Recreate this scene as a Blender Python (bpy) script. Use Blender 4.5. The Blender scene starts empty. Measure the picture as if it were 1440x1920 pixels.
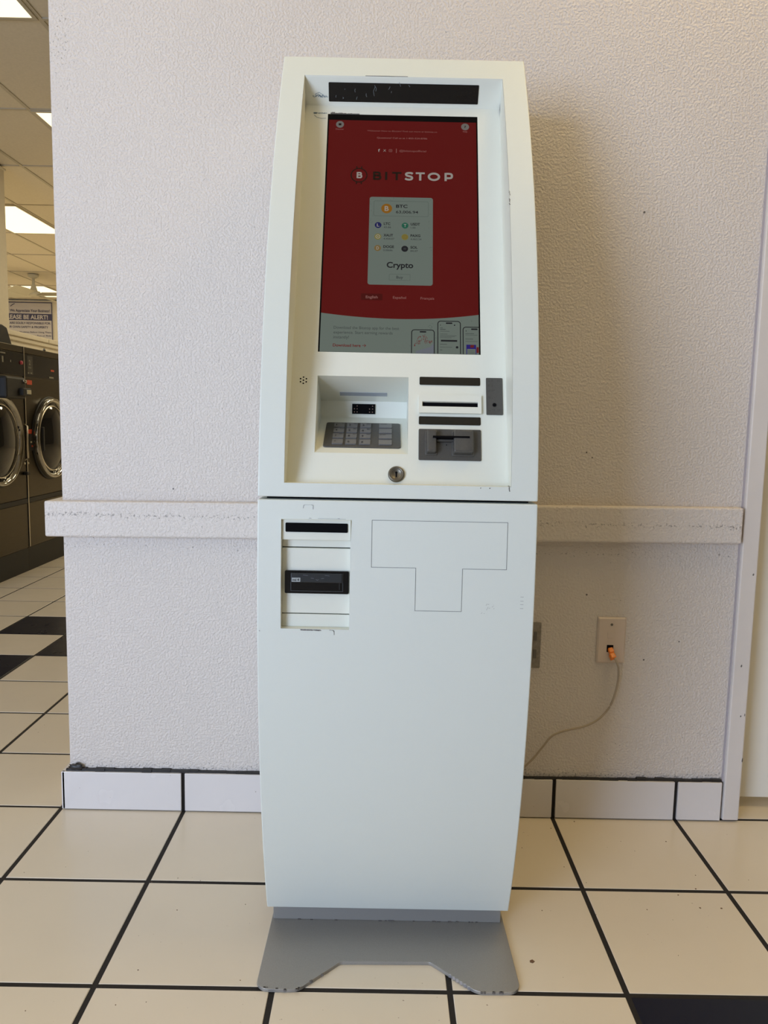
import bpy, bmesh, math, random
from mathutils import Matrix, Vector
random.seed(7)
D = bpy.data
SC = bpy.context.scene
COL = SC.collection

# ---------------------------------------------------------------- camera
cam_d = D.cameras.new('camera'); cam = D.objects.new('camera', cam_d); COL.objects.link(cam)
cam_d.sensor_fit = 'HORIZONTAL'; cam_d.sensor_width = 36.0; cam_d.lens = 1464.23/1440*36.0
cam_d.clip_start = 0.02; cam_d.clip_end = 100
cam.matrix_world = Matrix(((9.99809866e-01, -1.93261444e-02, -2.59453858e-03, 0.47706),
                           (-3.05701791e-04, 1.17505101e-01, -9.93072232e-01, -1.84291),
                           (1.94971288e-02, 9.92884208e-01, 1.17476852e-01, 0.97238),
                           (0, 0, 0, 1)))
SC.camera = cam
# ---------------------------------------------------------------- world
w = D.worlds.new('daylight'); SC.world = w; w.use_nodes = True
w.node_tree.nodes['Background'].inputs[0].default_value = (0.75, 0.86, 1.0, 1)
w.node_tree.nodes['Background'].inputs[1].default_value = 0.5
# ---------------------------------------------------------------- lights
def area(name, loc, target, sx, sy, energy, color):
    l = D.lights.new(name, 'AREA'); l.shape = 'RECTANGLE'; l.size = sx; l.size_y = sy
    l.energy = energy; l.color = color
    o = D.objects.new(name, l); COL.objects.link(o); o.location = loc
    o.rotation_euler = (Vector(target)-Vector(loc)).to_track_quat('-Z', 'Y').to_euler()
    return o
# daylight through the storefront glass behind and to the left of the camera
area('window_daylight', (-2.45, -4.35, 1.15), (-1.62, -2.4, 1.02), 1.9, 2.1, 200, (0.57, 0.70, 0.95))
WARM = (1.0, 0.66, 0.20)
WARM_FAR = (1.0, 0.87, 0.60)
SC.view_settings.view_transform = 'Standard'
SC.view_settings.look = 'None'
SC.view_settings.gamma = 1.0
SC.view_settings.use_curve_mapping = False
SC.view_settings.exposure = -0.06

# ================================================================ materials
def mat(name, col, rough=0.5, metal=0.0, spec=0.5, emit=None, estr=1.0, coat=0.0):
    m = D.materials.new(name); m.use_nodes = True
    b = m.node_tree.nodes['Principled BSDF']
    b.inputs['Base Color'].default_value = (*col, 1)
    b.inputs['Roughness'].default_value = rough
    b.inputs['Metallic'].default_value = metal
    b.inputs['Specular IOR Level'].default_value = spec
    b.inputs['Coat Weight'].default_value = coat
    if emit:
        b.inputs['Emission Color'].default_value = (*emit, 1)
        b.inputs['Emission Strength'].default_value = estr
    return m
def nd(m, t, **k):
    n = m.node_tree.nodes.new(t)
    for a, v in k.items():
        if hasattr(n, a): setattr(n, a, v)
    return n
def lk(m, a, b): m.node_tree.links.new(a, b)
def noise(m, scale, detail=3, rough=0.5, vec=None):
    n = nd(m, 'ShaderNodeTexNoise'); n.inputs['Scale'].default_value = scale
    n.inputs['Detail'].default_value = detail; n.inputs['Roughness'].default_value = rough
    if vec is None:
        tc = nd(m, 'ShaderNodeTexCoord'); vec = tc.outputs['Object']
    lk(m, vec, n.inputs['Vector']); return n
def ramp(m, src, p0, p1, c0=(0, 0, 0, 1), c1=(1, 1, 1, 1)):
    r = nd(m, 'ShaderNodeValToRGB'); e = r.color_ramp.elements
    e[0].position = p0; e[1].position = p1; e[0].color = c0; e[1].color = c1
    lk(m, src, r.inputs[0]); return r
def mth(m, op, a, b=None, c=None):
    n = nd(m, 'ShaderNodeMath', operation=op)
    for i, v in enumerate((a, b, c)):
        if v is None: continue
        if isinstance(v, (int, float)): n.inputs[i].default_value = v
        else: lk(m, v, n.inputs[i])
    return n.outputs[0]
def mixc(m, fac, a, b):
    n = nd(m, 'ShaderNodeMix', data_type='RGBA')
    lk(m, fac, n.inputs[0])
    for i, v in ((6, a), (7, b)):
        if isinstance(v, tuple): n.inputs[i].default_value = (*v, 1)
        else: lk(m, v, n.inputs[i])
    return n.outputs[2]
def speckle(m, col, dirt, scale, lo, hi):
    n = noise(m, scale, 4, 0.6); r = ramp(m, n.outputs[0], lo, hi)
    return mixc(m, r.outputs[0], col, dirt)

def wall_material(name, col, rail=False):
    """semi-gloss paint over orange-peel plaster with scattered dirt"""
    m = mat(name, col, 0.47); b = m.node_tree.nodes['Principled BSDF']
    tc = nd(m, 'ShaderNodeTexCoord'); P = tc.outputs['Object']
    n1 = noise(m, 185, 2, 0.5, P); n2 = noise(m, 38, 2, 0.5, P)
    v = nd(m, 'ShaderNodeTexVoronoi', feature='SMOOTH_F1'); v.inputs['Scale'].default_value = 160
    lk(m, P, v.inputs['Vector'])
    r1 = ramp(m, n1.outputs[0], 0.36, 0.66); r1.color_ramp.interpolation = 'EASE'
    h = mth(m, 'MULTIPLY_ADD', r1.outputs[0], 0.8, mth(m, 'MULTIPLY', v.outputs['Distance'], -0.35))
    h = mth(m, 'MULTIPLY_ADD', n2.outputs[0], 0.5, h)
    bp = nd(m, 'ShaderNodeBump'); bp.inputs['Strength'].default_value = 0.44 if not rail else 0.38
    bp.inputs['Distance'].default_value = 0.0035
    lk(m, h, bp.inputs['Height']); lk(m, bp.outputs[0], b.inputs['Normal'])
    # dirt: mottled specks, stronger in a few bands (along the rail, at the foot, near the outer corner)
    sp = nd(m, 'ShaderNodeSeparateXYZ'); lk(m, P, sp.inputs[0])
    big = noise(m, 2.2, 3, 0.6, P); sm = noise(m, 170, 3, 0.6, P)
    def band(c, wd):
        d = mth(m, 'ABSOLUTE', mth(m, 'SUBTRACT', sp.outputs[2], c))
        return mth(m, 'MAXIMUM', mth(m, 'SUBTRACT', 1.0, mth(m, 'DIVIDE', d, wd)), 0.0)
    if rail:
        bd = mth(m, 'MULTIPLY', band(0.738, 0.011), 0.20)
    else:
        bd = mth(m, 'ADD', mth(m, 'MULTIPLY', band(0.663, 0.018), 0.12), mth(m, 'MULTIPLY', band(0.102, 0.03), 0.19))
        cr = mth(m, 'MAXIMUM', mth(m, 'SUBTRACT', 1.0, mth(m, 'DIVIDE', mth(m, 'ABSOLUTE', mth(m, 'ADD', sp.outputs[0], 0.26)), 0.06)), 0.0)
        cz = mth(m, 'MAXIMUM', mth(m, 'SUBTRACT', 1.0, mth(m, 'DIVIDE', mth(m, 'ABSOLUTE', mth(m, 'SUBTRACT', sp.outputs[2], 1.80)), 0.16)), 0.0)
        bd = mth(m, 'ADD', bd, mth(m, 'MULTIPLY', mth(m, 'MULTIPLY', cr, cz), 0.14))
    bd = mth(m, 'MULTIPLY', bd, mth(m, 'MULTIPLY', big.outputs[0], 1.6))
    s = mth(m, 'ADD', sm.outputs[0], bd)
    f = ramp(m, s, 0.665, 0.73)
    fd = mth(m, 'MULTIPLY', f.outputs[0], 0.62)
    tone = ramp(m, big.outputs[0], 0.3, 0.7, (*[c*0.965 for c in col], 1), (*col, 1))
    lk(m, mixc(m, fd, tone.outputs[0], (0.13, 0.12, 0.11)), b.inputs['Base Color'])
    return m

def tile_material(name, col, dark, rough=0.22):
    m = mat(name, col, rough); b = m.node_tree.nodes['Principled BSDF']
    g = nd(m, 'ShaderNodeNewGeometry')
    n = noise(m, 3.0, 4, 0.6, g.outputs['Position'])
    r = ramp(m, n.outputs[0], 0.0, 1.0, (*[c*0.90 for c in col], 1), (*col, 1))
    s = noise(m, 120, 3, 0.6, g.outputs['Position']); n5 = noise(m, 4, 2, 0.5, g.outputs['Position'])
    sv = mth(m, 'ADD', s.outputs[0], mth(m, 'MULTIPLY', n5.outputs[0], 0.15))
    f = ramp(m, sv, 0.80, 0.85)
    lk(m, mixc(m, f.outputs[0], r.outputs[0], dark), b.inputs['Base Color'])
    nb = noise(m, 14, 2, 0.5, g.outputs['Position'])
    rr = ramp(m, nb.outputs[0], 0.0, 1.0, (rough*0.7,)*3+(1,), (rough*1.3,)*3+(1,))
    lk(m, rr.outputs[0], b.inputs['Roughness'])
    return m

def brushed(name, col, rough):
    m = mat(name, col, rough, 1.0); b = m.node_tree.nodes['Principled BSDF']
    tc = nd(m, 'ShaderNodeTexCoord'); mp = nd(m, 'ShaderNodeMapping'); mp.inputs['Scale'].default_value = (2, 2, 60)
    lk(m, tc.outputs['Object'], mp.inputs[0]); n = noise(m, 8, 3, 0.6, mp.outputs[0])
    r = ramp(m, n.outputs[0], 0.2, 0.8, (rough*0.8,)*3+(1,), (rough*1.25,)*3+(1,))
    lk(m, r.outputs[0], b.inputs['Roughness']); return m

def grained(name, col, rough, scale, amt, metal=0.0, bump=0.1, spec=0.5):
    m = mat(name, col, rough, metal, spec); b = m.node_tree.nodes['Principled BSDF']
    n = noise(m, scale, 3, 0.6)
    r = ramp(m, n.outputs[0], 0.3, 0.7, (*[c*(1-amt) for c in col], 1), (*col, 1))
    lk(m, r.outputs[0], b.inputs['Base Color'])
    bp = nd(m, 'ShaderNodeBump'); bp.inputs['Strength'].default_value = bump; bp.inputs['Distance'].default_value = 0.001
    lk(m, n.outputs[0], bp.inputs['Height']); lk(m, bp.outputs[0], b.inputs['Normal']); return m

M = {}
M['wall'] = wall_material('plaster_paint', (0.695, 0.635, 0.585))
M['rail'] = wall_material('rail_paint', (0.695, 0.635, 0.585), True)
M['wall_plain'] = grained('cream_wall_paint', (0.70, 0.64, 0.52), 0.6, 40, 0.05)
M['wall_side'] = grained('dark_unseen_wall', (0.20, 0.175, 0.13), 0.6, 40, 0.05)  # for unseen walls, darkened to cut the bounce into the kiosk's shadow
M['casing'] = grained('casing_paint', (0.72, 0.67, 0.63), 0.4, 6, 0.05)
M['door'] = grained('door_paint', (0.84, 0.81, 0.72), 0.38, 5, 0.03)
M['tile'] = tile_material('beige_floor_tile', (0.80, 0.71, 0.575), (0.20, 0.12, 0.08))
M['navy'] = tile_material('navy_floor_tile', (0.007, 0.008, 0.020), (0.12, 0.10, 0.09), 0.3)
M['navy'].node_tree.nodes['Principled BSDF'].inputs['Specular IOR Level'].default_value = 0.22
M['base_tile'] = tile_material('baseboard_tile', (0.76, 0.72, 0.70), (0.25, 0.2, 0.16), 0.25)
M['grout'] = grained('black_grout', (0.018, 0.014, 0.012), 0.85, 200, 0.4)
M['caulk'] = mat('black_caulk', (0.015, 0.014, 0.014), 0.45)
M['ceil'] = grained('ceiling_tile', (0.68, 0.62, 0.50), 0.9, 60, 0.08)
M['tbar'] = grained('ceiling_bar_paint', (0.50, 0.45, 0.35), 0.6, 30, 0.05)
M['tgap'] = mat('ceiling_gap', (0.16, 0.12, 0.07), 0.9)
M['diffuser'] = mat('lit_diffuser', (0.9, 0.9, 0.8), 0.5, emit=(1.0, 0.90, 0.62), estr=1.28)
M['white'] = grained('kiosk_white_powder_coat', (0.71, 0.75, 0.70), 0.42, 900, 0.02, bump=0.05)
M['white_in'] = grained('kiosk_white_warm_lit', (0.76, 0.775, 0.69), 0.40, 900, 0.02, bump=0.04)  # warmer than the housing white: ceiling light on the tilted fascia, put into colour
M['silver'] = grained('silver_steel_coat', (0.37, 0.36, 0.34), 0.40, 1500, 0.25, metal=0.35, bump=0.15)
M['chip'] = mat('bare_chipped_edge', (0.55, 0.55, 0.60), 0.4, 0.6)
M['black'] = mat('gloss_black', (0.004, 0.004, 0.005), 0.14, spec=0.3)
M['smoke'] = mat('smoked_plastic', (0.018, 0.015, 0.010), 0.25, spec=0.35)
M['void'] = mat('dark_cavity', (0.002, 0.002, 0.003), 0.7, spec=0.08)
M['dkgrey'] = grained('dark_grey_plastic', (0.075, 0.072, 0.066), 0.27, 300, 0.1)
M['padgrey'] = grained('keypad_steel', (0.095, 0.092, 0.085), 0.42, 400, 0.1, metal=0.3)
M['keycap'] = grained('keycap_steel', (0.235, 0.232, 0.23), 0.40, 400, 0.08, metal=0.4)
M['ink'] = mat('black_ink', (0.02, 0.02, 0.025), 0.6)
M['softink'] = mat('grey_ink', (0.10, 0.10, 0.11), 0.6)
M['marker'] = mat('blue_marker', (0.10, 0.17, 0.24), 0.6)
M['scuff'] = mat('grey_scuff', (0.36, 0.37, 0.36), 0.6)
M['chipdark'] = mat('worn_edge', (0.13, 0.12, 0.11), 0.6)
M['nickel'] = mat('lock_nickel', (0.15, 0.135, 0.105), 0.38, 0.7)
M['ivory'] = mat('ivory_plastic', (0.66, 0.56, 0.49), 0.35)
M['orange'] = mat('orange_plastic', (0.85, 0.22, 0.02), 0.35)
M['cable'] = mat('grey_cable', (0.42, 0.35, 0.27), 0.5)
M['galv'] = grained('galvanised_plate', (0.33, 0.30, 0.26), 0.45, 120, 0.3, metal=0.7)
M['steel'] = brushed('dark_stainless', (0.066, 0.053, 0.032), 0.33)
M['steel_edge'] = mat('steel_edge', (0.60, 0.55, 0.45), 0.3, 1.0)
M['chrome'] = mat('chrome', (0.34, 0.33, 0.30), 0.05, 1.0)
M['porthole'] = mat('porthole_glass', (0.01, 0.01, 0.012), 0.04, spec=0.25)
M['rubber'] = mat('black_rubber', (0.012, 0.011, 0.010), 0.6)
M['red_sticker'] = mat('red_sticker', (0.62, 0.07, 0.02), 0.5)
M['pale_sticker'] = mat('pale_sticker', (0.60, 0.56, 0.42), 0.5)
M['sign_white'] = mat('sign_face', (0.47, 0.44, 0.44), 0.5)
M['sign_navy'] = mat('sign_navy', (0.03, 0.03, 0.09), 0.5)
M['fan'] = mat('fan_enamel', (0.50, 0.47, 0.36), 0.4)
M['glass'] = mat('window_glass', (1, 1, 1), 0.0); M['glass'].node_tree.nodes['Principled BSDF'].inputs['Transmission Weight'].default_value = 1.0
M['alu'] = mat('window_aluminium', (0.3, 0.3, 0.31), 0.4, 0.8)
def screen_mat(name, c): return mat(name, (0.002, 0.002, 0.002), 0.12, spec=0.10, emit=c, estr=1.0)
S_RED = screen_mat('screen_red', (0.088, 0.0045, 0.004)); S_GREY = screen_mat('screen_grey', (0.118, 0.142, 0.122))
S_DARK = screen_mat('screen_dark', (0.012, 0.012, 0.014)); S_LOGO = screen_mat('screen_brown', (0.014, 0.007, 0.004))
S_SOFT = screen_mat('screen_soft_text', (0.045, 0.052, 0.05)); S_PINK = screen_mat('screen_pale_on_red', (0.20, 0.085, 0.075))
S_LINE = screen_mat('screen_line', (0.085, 0.105, 0.09)); S_LIGHT = screen_mat('screen_light', (0.26, 0.24, 0.215))
S_MAR = screen_mat('screen_maroon', (0.055, 0.004, 0.003)); S_ORG = screen_mat('screen_orange', (0.20, 0.085, 0.008))
S_BLUE = screen_mat('screen_blue', (0.012, 0.014, 0.07)); S_GRN = screen_mat('screen_green', (0.015, 0.09, 0.055))
S_GOLD = screen_mat('screen_gold', (0.16, 0.14, 0.025)); S_TAN = screen_mat('screen_tan', (0.15, 0.10, 0.035))
S_RTXT = screen_mat('screen_red_text', (0.115, 0.012, 0.012)); S_VIO = screen_mat('screen_violet', (0.02, 0.012, 0.13))
S_BLK = screen_mat('screen_black', (0.0005, 0.0005, 0.0005))

# ================================================================ helpers
def finish(name, bm, m, parent=None, smooth=False, bevel=0, bseg=2, kind=None):
    bmesh.ops.recalc_face_normals(bm, faces=bm.faces)
    me = D.meshes.new(name); bm.to_mesh(me); bm.free()
    for mm in (m if isinstance(m, (list, tuple)) else [m]): me.materials.append(mm)
    o = D.objects.new(name, me); COL.objects.link(o)
    if smooth:
        for p in me.polygons: p.use_smooth = True
    if bevel:
        b = o.modifiers.new('bevel', 'BEVEL'); b.width = bevel; b.segments = bseg; b.limit_method = 'ANGLE'; b.angle_limit = math.radians(35)
        b.harden_normals = False
    if parent is not None:
        o.parent = parent
        if parent.type == 'EMPTY': o.matrix_parent_inverse = Matrix.Translation(-parent.location)
    if kind: o['kind'] = kind
    return o
def thing(name, label, cat, loc, group=None):
    o = D.objects.new(name, None); COL.objects.link(o); o.location = loc; o.empty_display_size = 0.05
    o['label'] = label; o['category'] = cat
    if group: o['group'] = group
    return o
def tag(o, label, cat, group=None):
    o['label'] = label; o['category'] = cat
    if group: o['group'] = group
    return o
def struct(o, label=None):
    o['kind'] = 'structure'
    if label: o['label'] = label
    return o
def box(bm, x0, x1, y0, y1, z0, z1, fr=None, mi=0):
    vs = [bm.verts.new(p) for p in ((x0,y0,z0),(x1,y0,z0),(x1,y1,z0),(x0,y1,z0),(x0,y0,z1),(x1,y0,z1),(x1,y1,z1),(x0,y1,z1))]
    for f in ((0,3,2,1),(4,5,6,7),(0,1,5,4),(1,2,6,5),(2,3,7,6),(3,0,4,7)):
        bm.faces.new([vs[i] for i in f]).material_index = mi
    if fr is not None: bmesh.ops.transform(bm, matrix=fr, verts=vs)
    return vs
def boxo(name, dims, m, parent=None, fr=None, bevel=0, **k):
    bm = bmesh.new(); box(bm, *dims, fr=fr); return finish(name, bm, m, parent, bevel=bevel, **k)
def poly_prism(bm, pts, n0, n1, fr):
    a = [bm.verts.new(fr @ Vector((u, v, n0))) for u, v in pts]; b = [bm.verts.new(fr @ Vector((u, v, n1))) for u, v in pts]
    bm.faces.new(a); bm.faces.new(b)
    for i in range(len(pts)):
        j = (i+1) % len(pts); bm.faces.new((a[i], a[j], b[j], b[i]))
def rrect(u0, u1, v0, v1, r, seg=4):
    out = []
    for cx, cy, a0 in ((u1-r, v1-r, 0), (u0+r, v1-r, 90), (u0+r, v0+r, 180), (u1-r, v0+r, 270)):
        for i in range(seg+1):
            a = math.radians(a0+90*i/seg); out.append((cx+r*math.cos(a), cy+r*math.sin(a)))
    return out
def plate(name, fr, u0, u1, v0, v1, r, n0, n1, m, parent=None, bevel=0, **k):
    bm = bmesh.new(); poly_prism(bm, rrect(u0, u1, v0, v1, r), n0, n1, fr); return finish(name, bm, m, parent, bevel=bevel, **k)
def disc(bm, fr, u, v, r, n0, n1, seg=20, ru=1.0):
    poly_prism(bm, [(u+ru*r*math.cos(2*math.pi*i/seg), v+r*math.sin(2*math.pi*i/seg)) for i in range(seg)], n0, n1, fr)
def ringflat(bm, fr, u, v, r0, r1, n, seg=36):
    A = [bm.verts.new(fr @ Vector((u+r0*math.cos(2*math.pi*i/seg), v+r0*math.sin(2*math.pi*i/seg), n))) for i in range(seg)]
    B = [bm.verts.new(fr @ Vector((u+r1*math.cos(2*math.pi*i/seg), v+r1*math.sin(2*math.pi*i/seg), n))) for i in range(seg)]
    for i in range(seg):
        j = (i+1) % seg; bm.faces.new((A[i], A[j], B[j], B[i]))
def ribbon(bm, pts, wd, fr, n, closed=False):
    """flat mitred line of width wd through (u,v) points"""
    N = len(pts); L = []; R = []
    for i, (u, v) in enumerate(pts):
        if closed: a = Vector(pts[i-1]); b = Vector(pts[(i+1) % N])
        else: a = Vector(pts[max(i-1, 0)]); b = Vector(pts[min(i+1, N-1)])
        p = Vector((u, v)); d1 = (p-a).normalized() if (p-a).length > 0 else (b-p).normalized()
        d2 = (b-p).normalized() if (b-p).length > 0 else d1
        t = (d1+d2); t = t.normalized() if t.length > 1e-6 else d1
        k = 1/max(0.5, t.dot(d1)); q = Vector((-t.y, t.x))*wd/2*k
        z = n(p.x, p.y) if callable(n) else n
        L.append(bm.verts.new(fr @ Vector((p.x+q.x, p.y+q.y, z)))); R.append(bm.verts.new(fr @ Vector((p.x-q.x, p.y-q.y, z))))
    for i in range(N if closed else N-1):
        j = (i+1) % N; bm.faces.new((L[i], L[j], R[j], R[i]))
def text_mesh(bm, s, fr, u0, v0, width, height, n, bold=0.0, center=False):
    c = D.curves.new('txt', 'FONT'); c.body = s; c.size = 1; c.offset = bold; c.resolution_u = 5; c.fill_mode = 'FRONT'
    o = D.objects.new('txt', c); me = D.meshes.new_from_object(o)
    xs = [v.co.x for v in me.vertices]; ys = [v.co.y for v in me.vertices]
    if not xs: return
    x0, x1 = min(xs), max(xs); caps = 0.73
    base = 0.0; sy = height/caps; sx = width/(x1-x0)
    off = -width/2 if center else 0
    t = bmesh.new(); t.from_mesh(me)
    for v in t.verts: v.co = fr @ Vector((u0+off+(v.co.x-x0)*sx, v0+(v.co.y-base)*sy, n))
    tm = D.meshes.new('tmp'); t.to_mesh(tm); t.free(); bm.from_mesh(tm)
    D.meshes.remove(tm); D.meshes.remove(me); D.objects.remove(o); D.curves.remove(c)
def texto(name, s, fr, u0, v0, width, height, n, m, parent, bold=0.0, center=False):
    bm = bmesh.new(); text_mesh(bm, s, fr, u0, v0, width, height, n, bold, center); return finish(name, bm, m, parent)
def tube(bm, pts, r, seg=10):
    rings = []
    for i, p in enumerate(pts):
        p = Vector(p); a = Vector(pts[max(i-1, 0)]); b = Vector(pts[min(i+1, len(pts)-1)]); d = (b-a).normalized()
        u = d.cross(Vector((0, 0, 1)) if abs(d.z) < 0.9 else Vector((1, 0, 0))).normalized(); v = d.cross(u)
        rr = r[i] if isinstance(r, (list, tuple)) else r
        rings.append([bm.verts.new(p+rr*(u*math.cos(2*math.pi*k/seg)+v*math.sin(2*math.pi*k/seg))) for k in range(seg)])
    for i in range(len(rings)-1):
        for k in range(seg):
            l = (k+1) % seg; bm.faces.new((rings[i][k], rings[i][l], rings[i+1][l], rings[i+1][k]))
    bm.faces.new(rings[0]); bm.faces.new(rings[-1])
def lathe(bm, fr, prof, seg=48):
    """profile of (radius, height) about the local z axis of fr"""
    rings = []
    for r, h in prof:
        if r < 1e-6: rings.append([bm.verts.new(fr @ Vector((0, 0, h)))])
        else: rings.append([bm.verts.new(fr @ Vector((r*math.cos(2*math.pi*k/seg), r*math.sin(2*math.pi*k/seg), h))) for k in range(seg)])
    for A, B in zip(rings, rings[1:]):
        for k in range(seg):
            l = (k+1) % seg
            f = [A[k % len(A)], A[l % len(A)], B[l % len(B)], B[k % len(B)]]
            f2 = []
            for v in f:
                if v not in f2: f2.append(v)
            if len(f2) > 2: bm.faces.new(f2)
def frame(o, u, v):
    u = Vector(u).normalized(); v = Vector(v).normalized(); n = u.cross(v)
    m = Matrix((u, v, n)).transposed().to_4x4(); m.translation = Vector(o); return m
def smooth_pts(pts, sub=5):
    out = []; P = [Vector(p) for p in pts]; P = [P[0]*2-P[1]]+P+[P[-1]*2-P[-2]]
    for i in range(1, len(P)-2):
        for k in range(sub):
            t = k/sub; a, b, c, d = P[i-1], P[i], P[i+1], P[i+2]
            out.append(0.5*((2*b)+(c-a)*t+(2*a-5*b+4*c-d)*t*t+(3*b-a-3*c+d)*t**3))
    out.append(P[-2]); return out

# ================================================================ structure: floor
S = 0.3048
floor = struct(boxo('floor', (-8.2, 4.2, -5.2, 12.9, -0.12, -0.0012), M['grout']))
navy_cells = {(-4, 5), (-3, 4), (-4, 3), (3, -3)}
def tile_mesh(m):
    bm = bmesh.new(); h = S/2-0.0048
    vs = box(bm, -h, h, -h, h, -0.008, 0.0)
    bmesh.ops.bevel(bm, geom=[e for e in bm.edges if e.verts[0].co.z > -0.001 and e.verts[1].co.z > -0.001], offset=0.0012, segments=1, affect='EDGES')
    me = D.meshes.new('floor_tile'); bm.to_mesh(me); bm.free(); me.materials.append(m); return me
t_be, t_na = tile_mesh(M['tile']), tile_mesh(M['navy'])
single = set()
for r in range(-4, 1):
    for c in range(-4, 7): single.add((c, r))
for r in range(1, 14):
    for c in range(-9, 0):
        x, y = (c+0.5)*S, (r+0.5)*S
        if x < -1.75: continue
        single.add((c, r))
for (c, r) in sorted(single):
    o = D.objects.new('floor_tile', t_na if (c, r) in navy_cells else t_be); COL.objects.link(o)
    o.parent = floor; o.location = ((c+0.5)*S, (r+0.5)*S, random.uniform(-0.0004, 0.0))
    o.rotation_euler = (random.uniform(-0.001, 0.001), random.uniform(-0.001, 0.001), 0)
bm = bmesh.new(); h = S/2-0.0048
for r in range(-17, 42):
    for c in range(-27, 14):
        if (c, r) in single: continue
        x, y = (c+0.5)*S, (r+0.5)*S; box(bm, x-h, x+h, y-h, y+h, -0.008, -0.0003)
finish('outer_tiles', bm, M['tile'], floor, kind='stuff')

bm = bmesh.new(); rs = random.Random(21)
def speck(x, y, r):
    poly_prism(bm, [(x+r*rs.uniform(.6, 1.2)*math.cos(a), y+r*rs.uniform(.6, 1.2)*math.sin(a)) for a in (0, 1.2, 2.4, 3.6, 4.9)], -0.0005, 0.0004, Matrix.Identity(4))
for x, y, r in ((1.156, -0.297, .0022), (1.139, -0.362, .0024), (1.182, -0.362, .0022), (1.028, -0.371, .0016), (1.11, -0.32, .0016), (0.765, -0.53, .0050), (0.900, -0.06, .0018), (1.16, -0.11, .0018), (0.965, -0.025, .002)): speck(x, y, r)
for _ in range(45): speck(rs.uniform(-0.8, 1.5), rs.uniform(-0.75, -0.03), rs.uniform(.0006, .0014))
finish('floor_specks', bm, mat('brown_speck', (0.16, 0.09, 0.05), 0.7), floor, kind='stuff')

# ================================================================ structure: walls
wall = struct(boxo('wall_front', (-0.283, 1.345, 0.0, 0.15, 0.0, 2.985), M['wall'], bevel=0.006, bseg=3))
bm = bmesh.new(); box(bm, 1.345, 2.32, 0.0, 0.15, 2.12, 2.985); box(bm, 2.32, 4.0, 0.0, 0.15, 0.0, 2.985)
struct(finish('wall_right_of_door', bm, M['wall_plain'])).name = 'wall_front_door'
struct(boxo('wall_right', (4.0, 4.15, -5.0, 12.7, 0, 2.985), M['wall_side']))
struct(boxo('wall_left', (-8.15, -8.0, -5.0, 12.7, 0, 2.985), M['wall_plain']))
struct(boxo('wall_back', (-8.0, 4.0, 12.6, 12.75, 0, 2.985), M['wall_plain']))
# storefront wall behind the camera with its window opening
bm = bmesh.new()
box(bm, -8.0, -5.2, -4.95, -4.8, 0, 2.985); box(bm, 0.2, 4.0, -4.95, -4.8, 0, 2.985)
box(bm, -5.2, 0.2, -4.95, -4.8, 0, 0.45); box(bm, -5.2, 0.2, -4.95, -4.8, 2.80, 2.985)
struct(finish('wall_rear', bm, M['wall_side']))
bm = bmesh.new()
for x in (-5.2, -3.42, -1.64, 0.14): box(bm, x, x+0.06, -4.91, -4.84, 0.45, 2.80)
for z in (0.45, 2.74): box(bm, -5.14, 0.14, -4.91, -4.84, z, z+0.06)
win = struct(finish('window_1', bm, M['alu']))
for i in range(3): boxo('pane', (-5.14+1.78*i, -3.42+1.78*i, -4.88, -4.872, 0.51, 2.74), M['glass'], win)
# half wall behind the washers with its capping, and the pillar that stands on it
hw = struct(boxo('wall_half', (-2.80, -2.50, 1.2, 9.0, 0, 1.545), M['wall_plain']))
for k in range(4):
    boxo('cap_board', (-2.84, -2.455, 1.2+1.95*k+0.003, 1.2+1.95*(k+1)-0.003, 1.578, 1.615), M['wall_plain'], hw, bevel=0.006)
boxo('moulding', (-2.82, -2.475, 1.2, 9.0, 1.545, 1.578), M['wall_plain'], hw, bevel=0.006)
pil = struct(boxo('wall_pillar', (-3.30, -2.722, 4.40, 4.95, 1.62, 2.975), M['wall_plain'], bevel=0.012))
boxo('pillar_trim', (-3.315, -2.712, 4.385, 4.965, 2.965, 2.985), M['wall_plain'], pil, bevel=0.008)

# chair rail wrapping the corner (front run + return), slightly out of level as in the photo
bm = bmesh.new()
vs = [(-0.298, -0.03, 0.6845), (1.3235, -0.03, 0.6985), (1.3235, 0.0, 0.6985), (-0.298, 0.0, 0.6845),
      (-0.298, -0.03, 0.7685), (1.3235, -0.03, 0.7830), (1.3235, 0.0, 0.7830), (-0.298, 0.0, 0.7685)]
V = [bm.verts.new(p) for p in vs]
for f in ((0,3,2,1),(4,5,6,7),(0,1,5,4),(1,2,6,5),(2,3,7,6),(3,0,4,7)): bm.faces.new([V[i] for i in f])
rail = struct(finish('trim_1', bm, M['rail'], bevel=0.004))
boxo('rail_return', (-0.313, -0.284, -0.0295, 0.16, 0.6845, 0.7685), M['rail'], rail, bevel=0.004)
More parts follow.
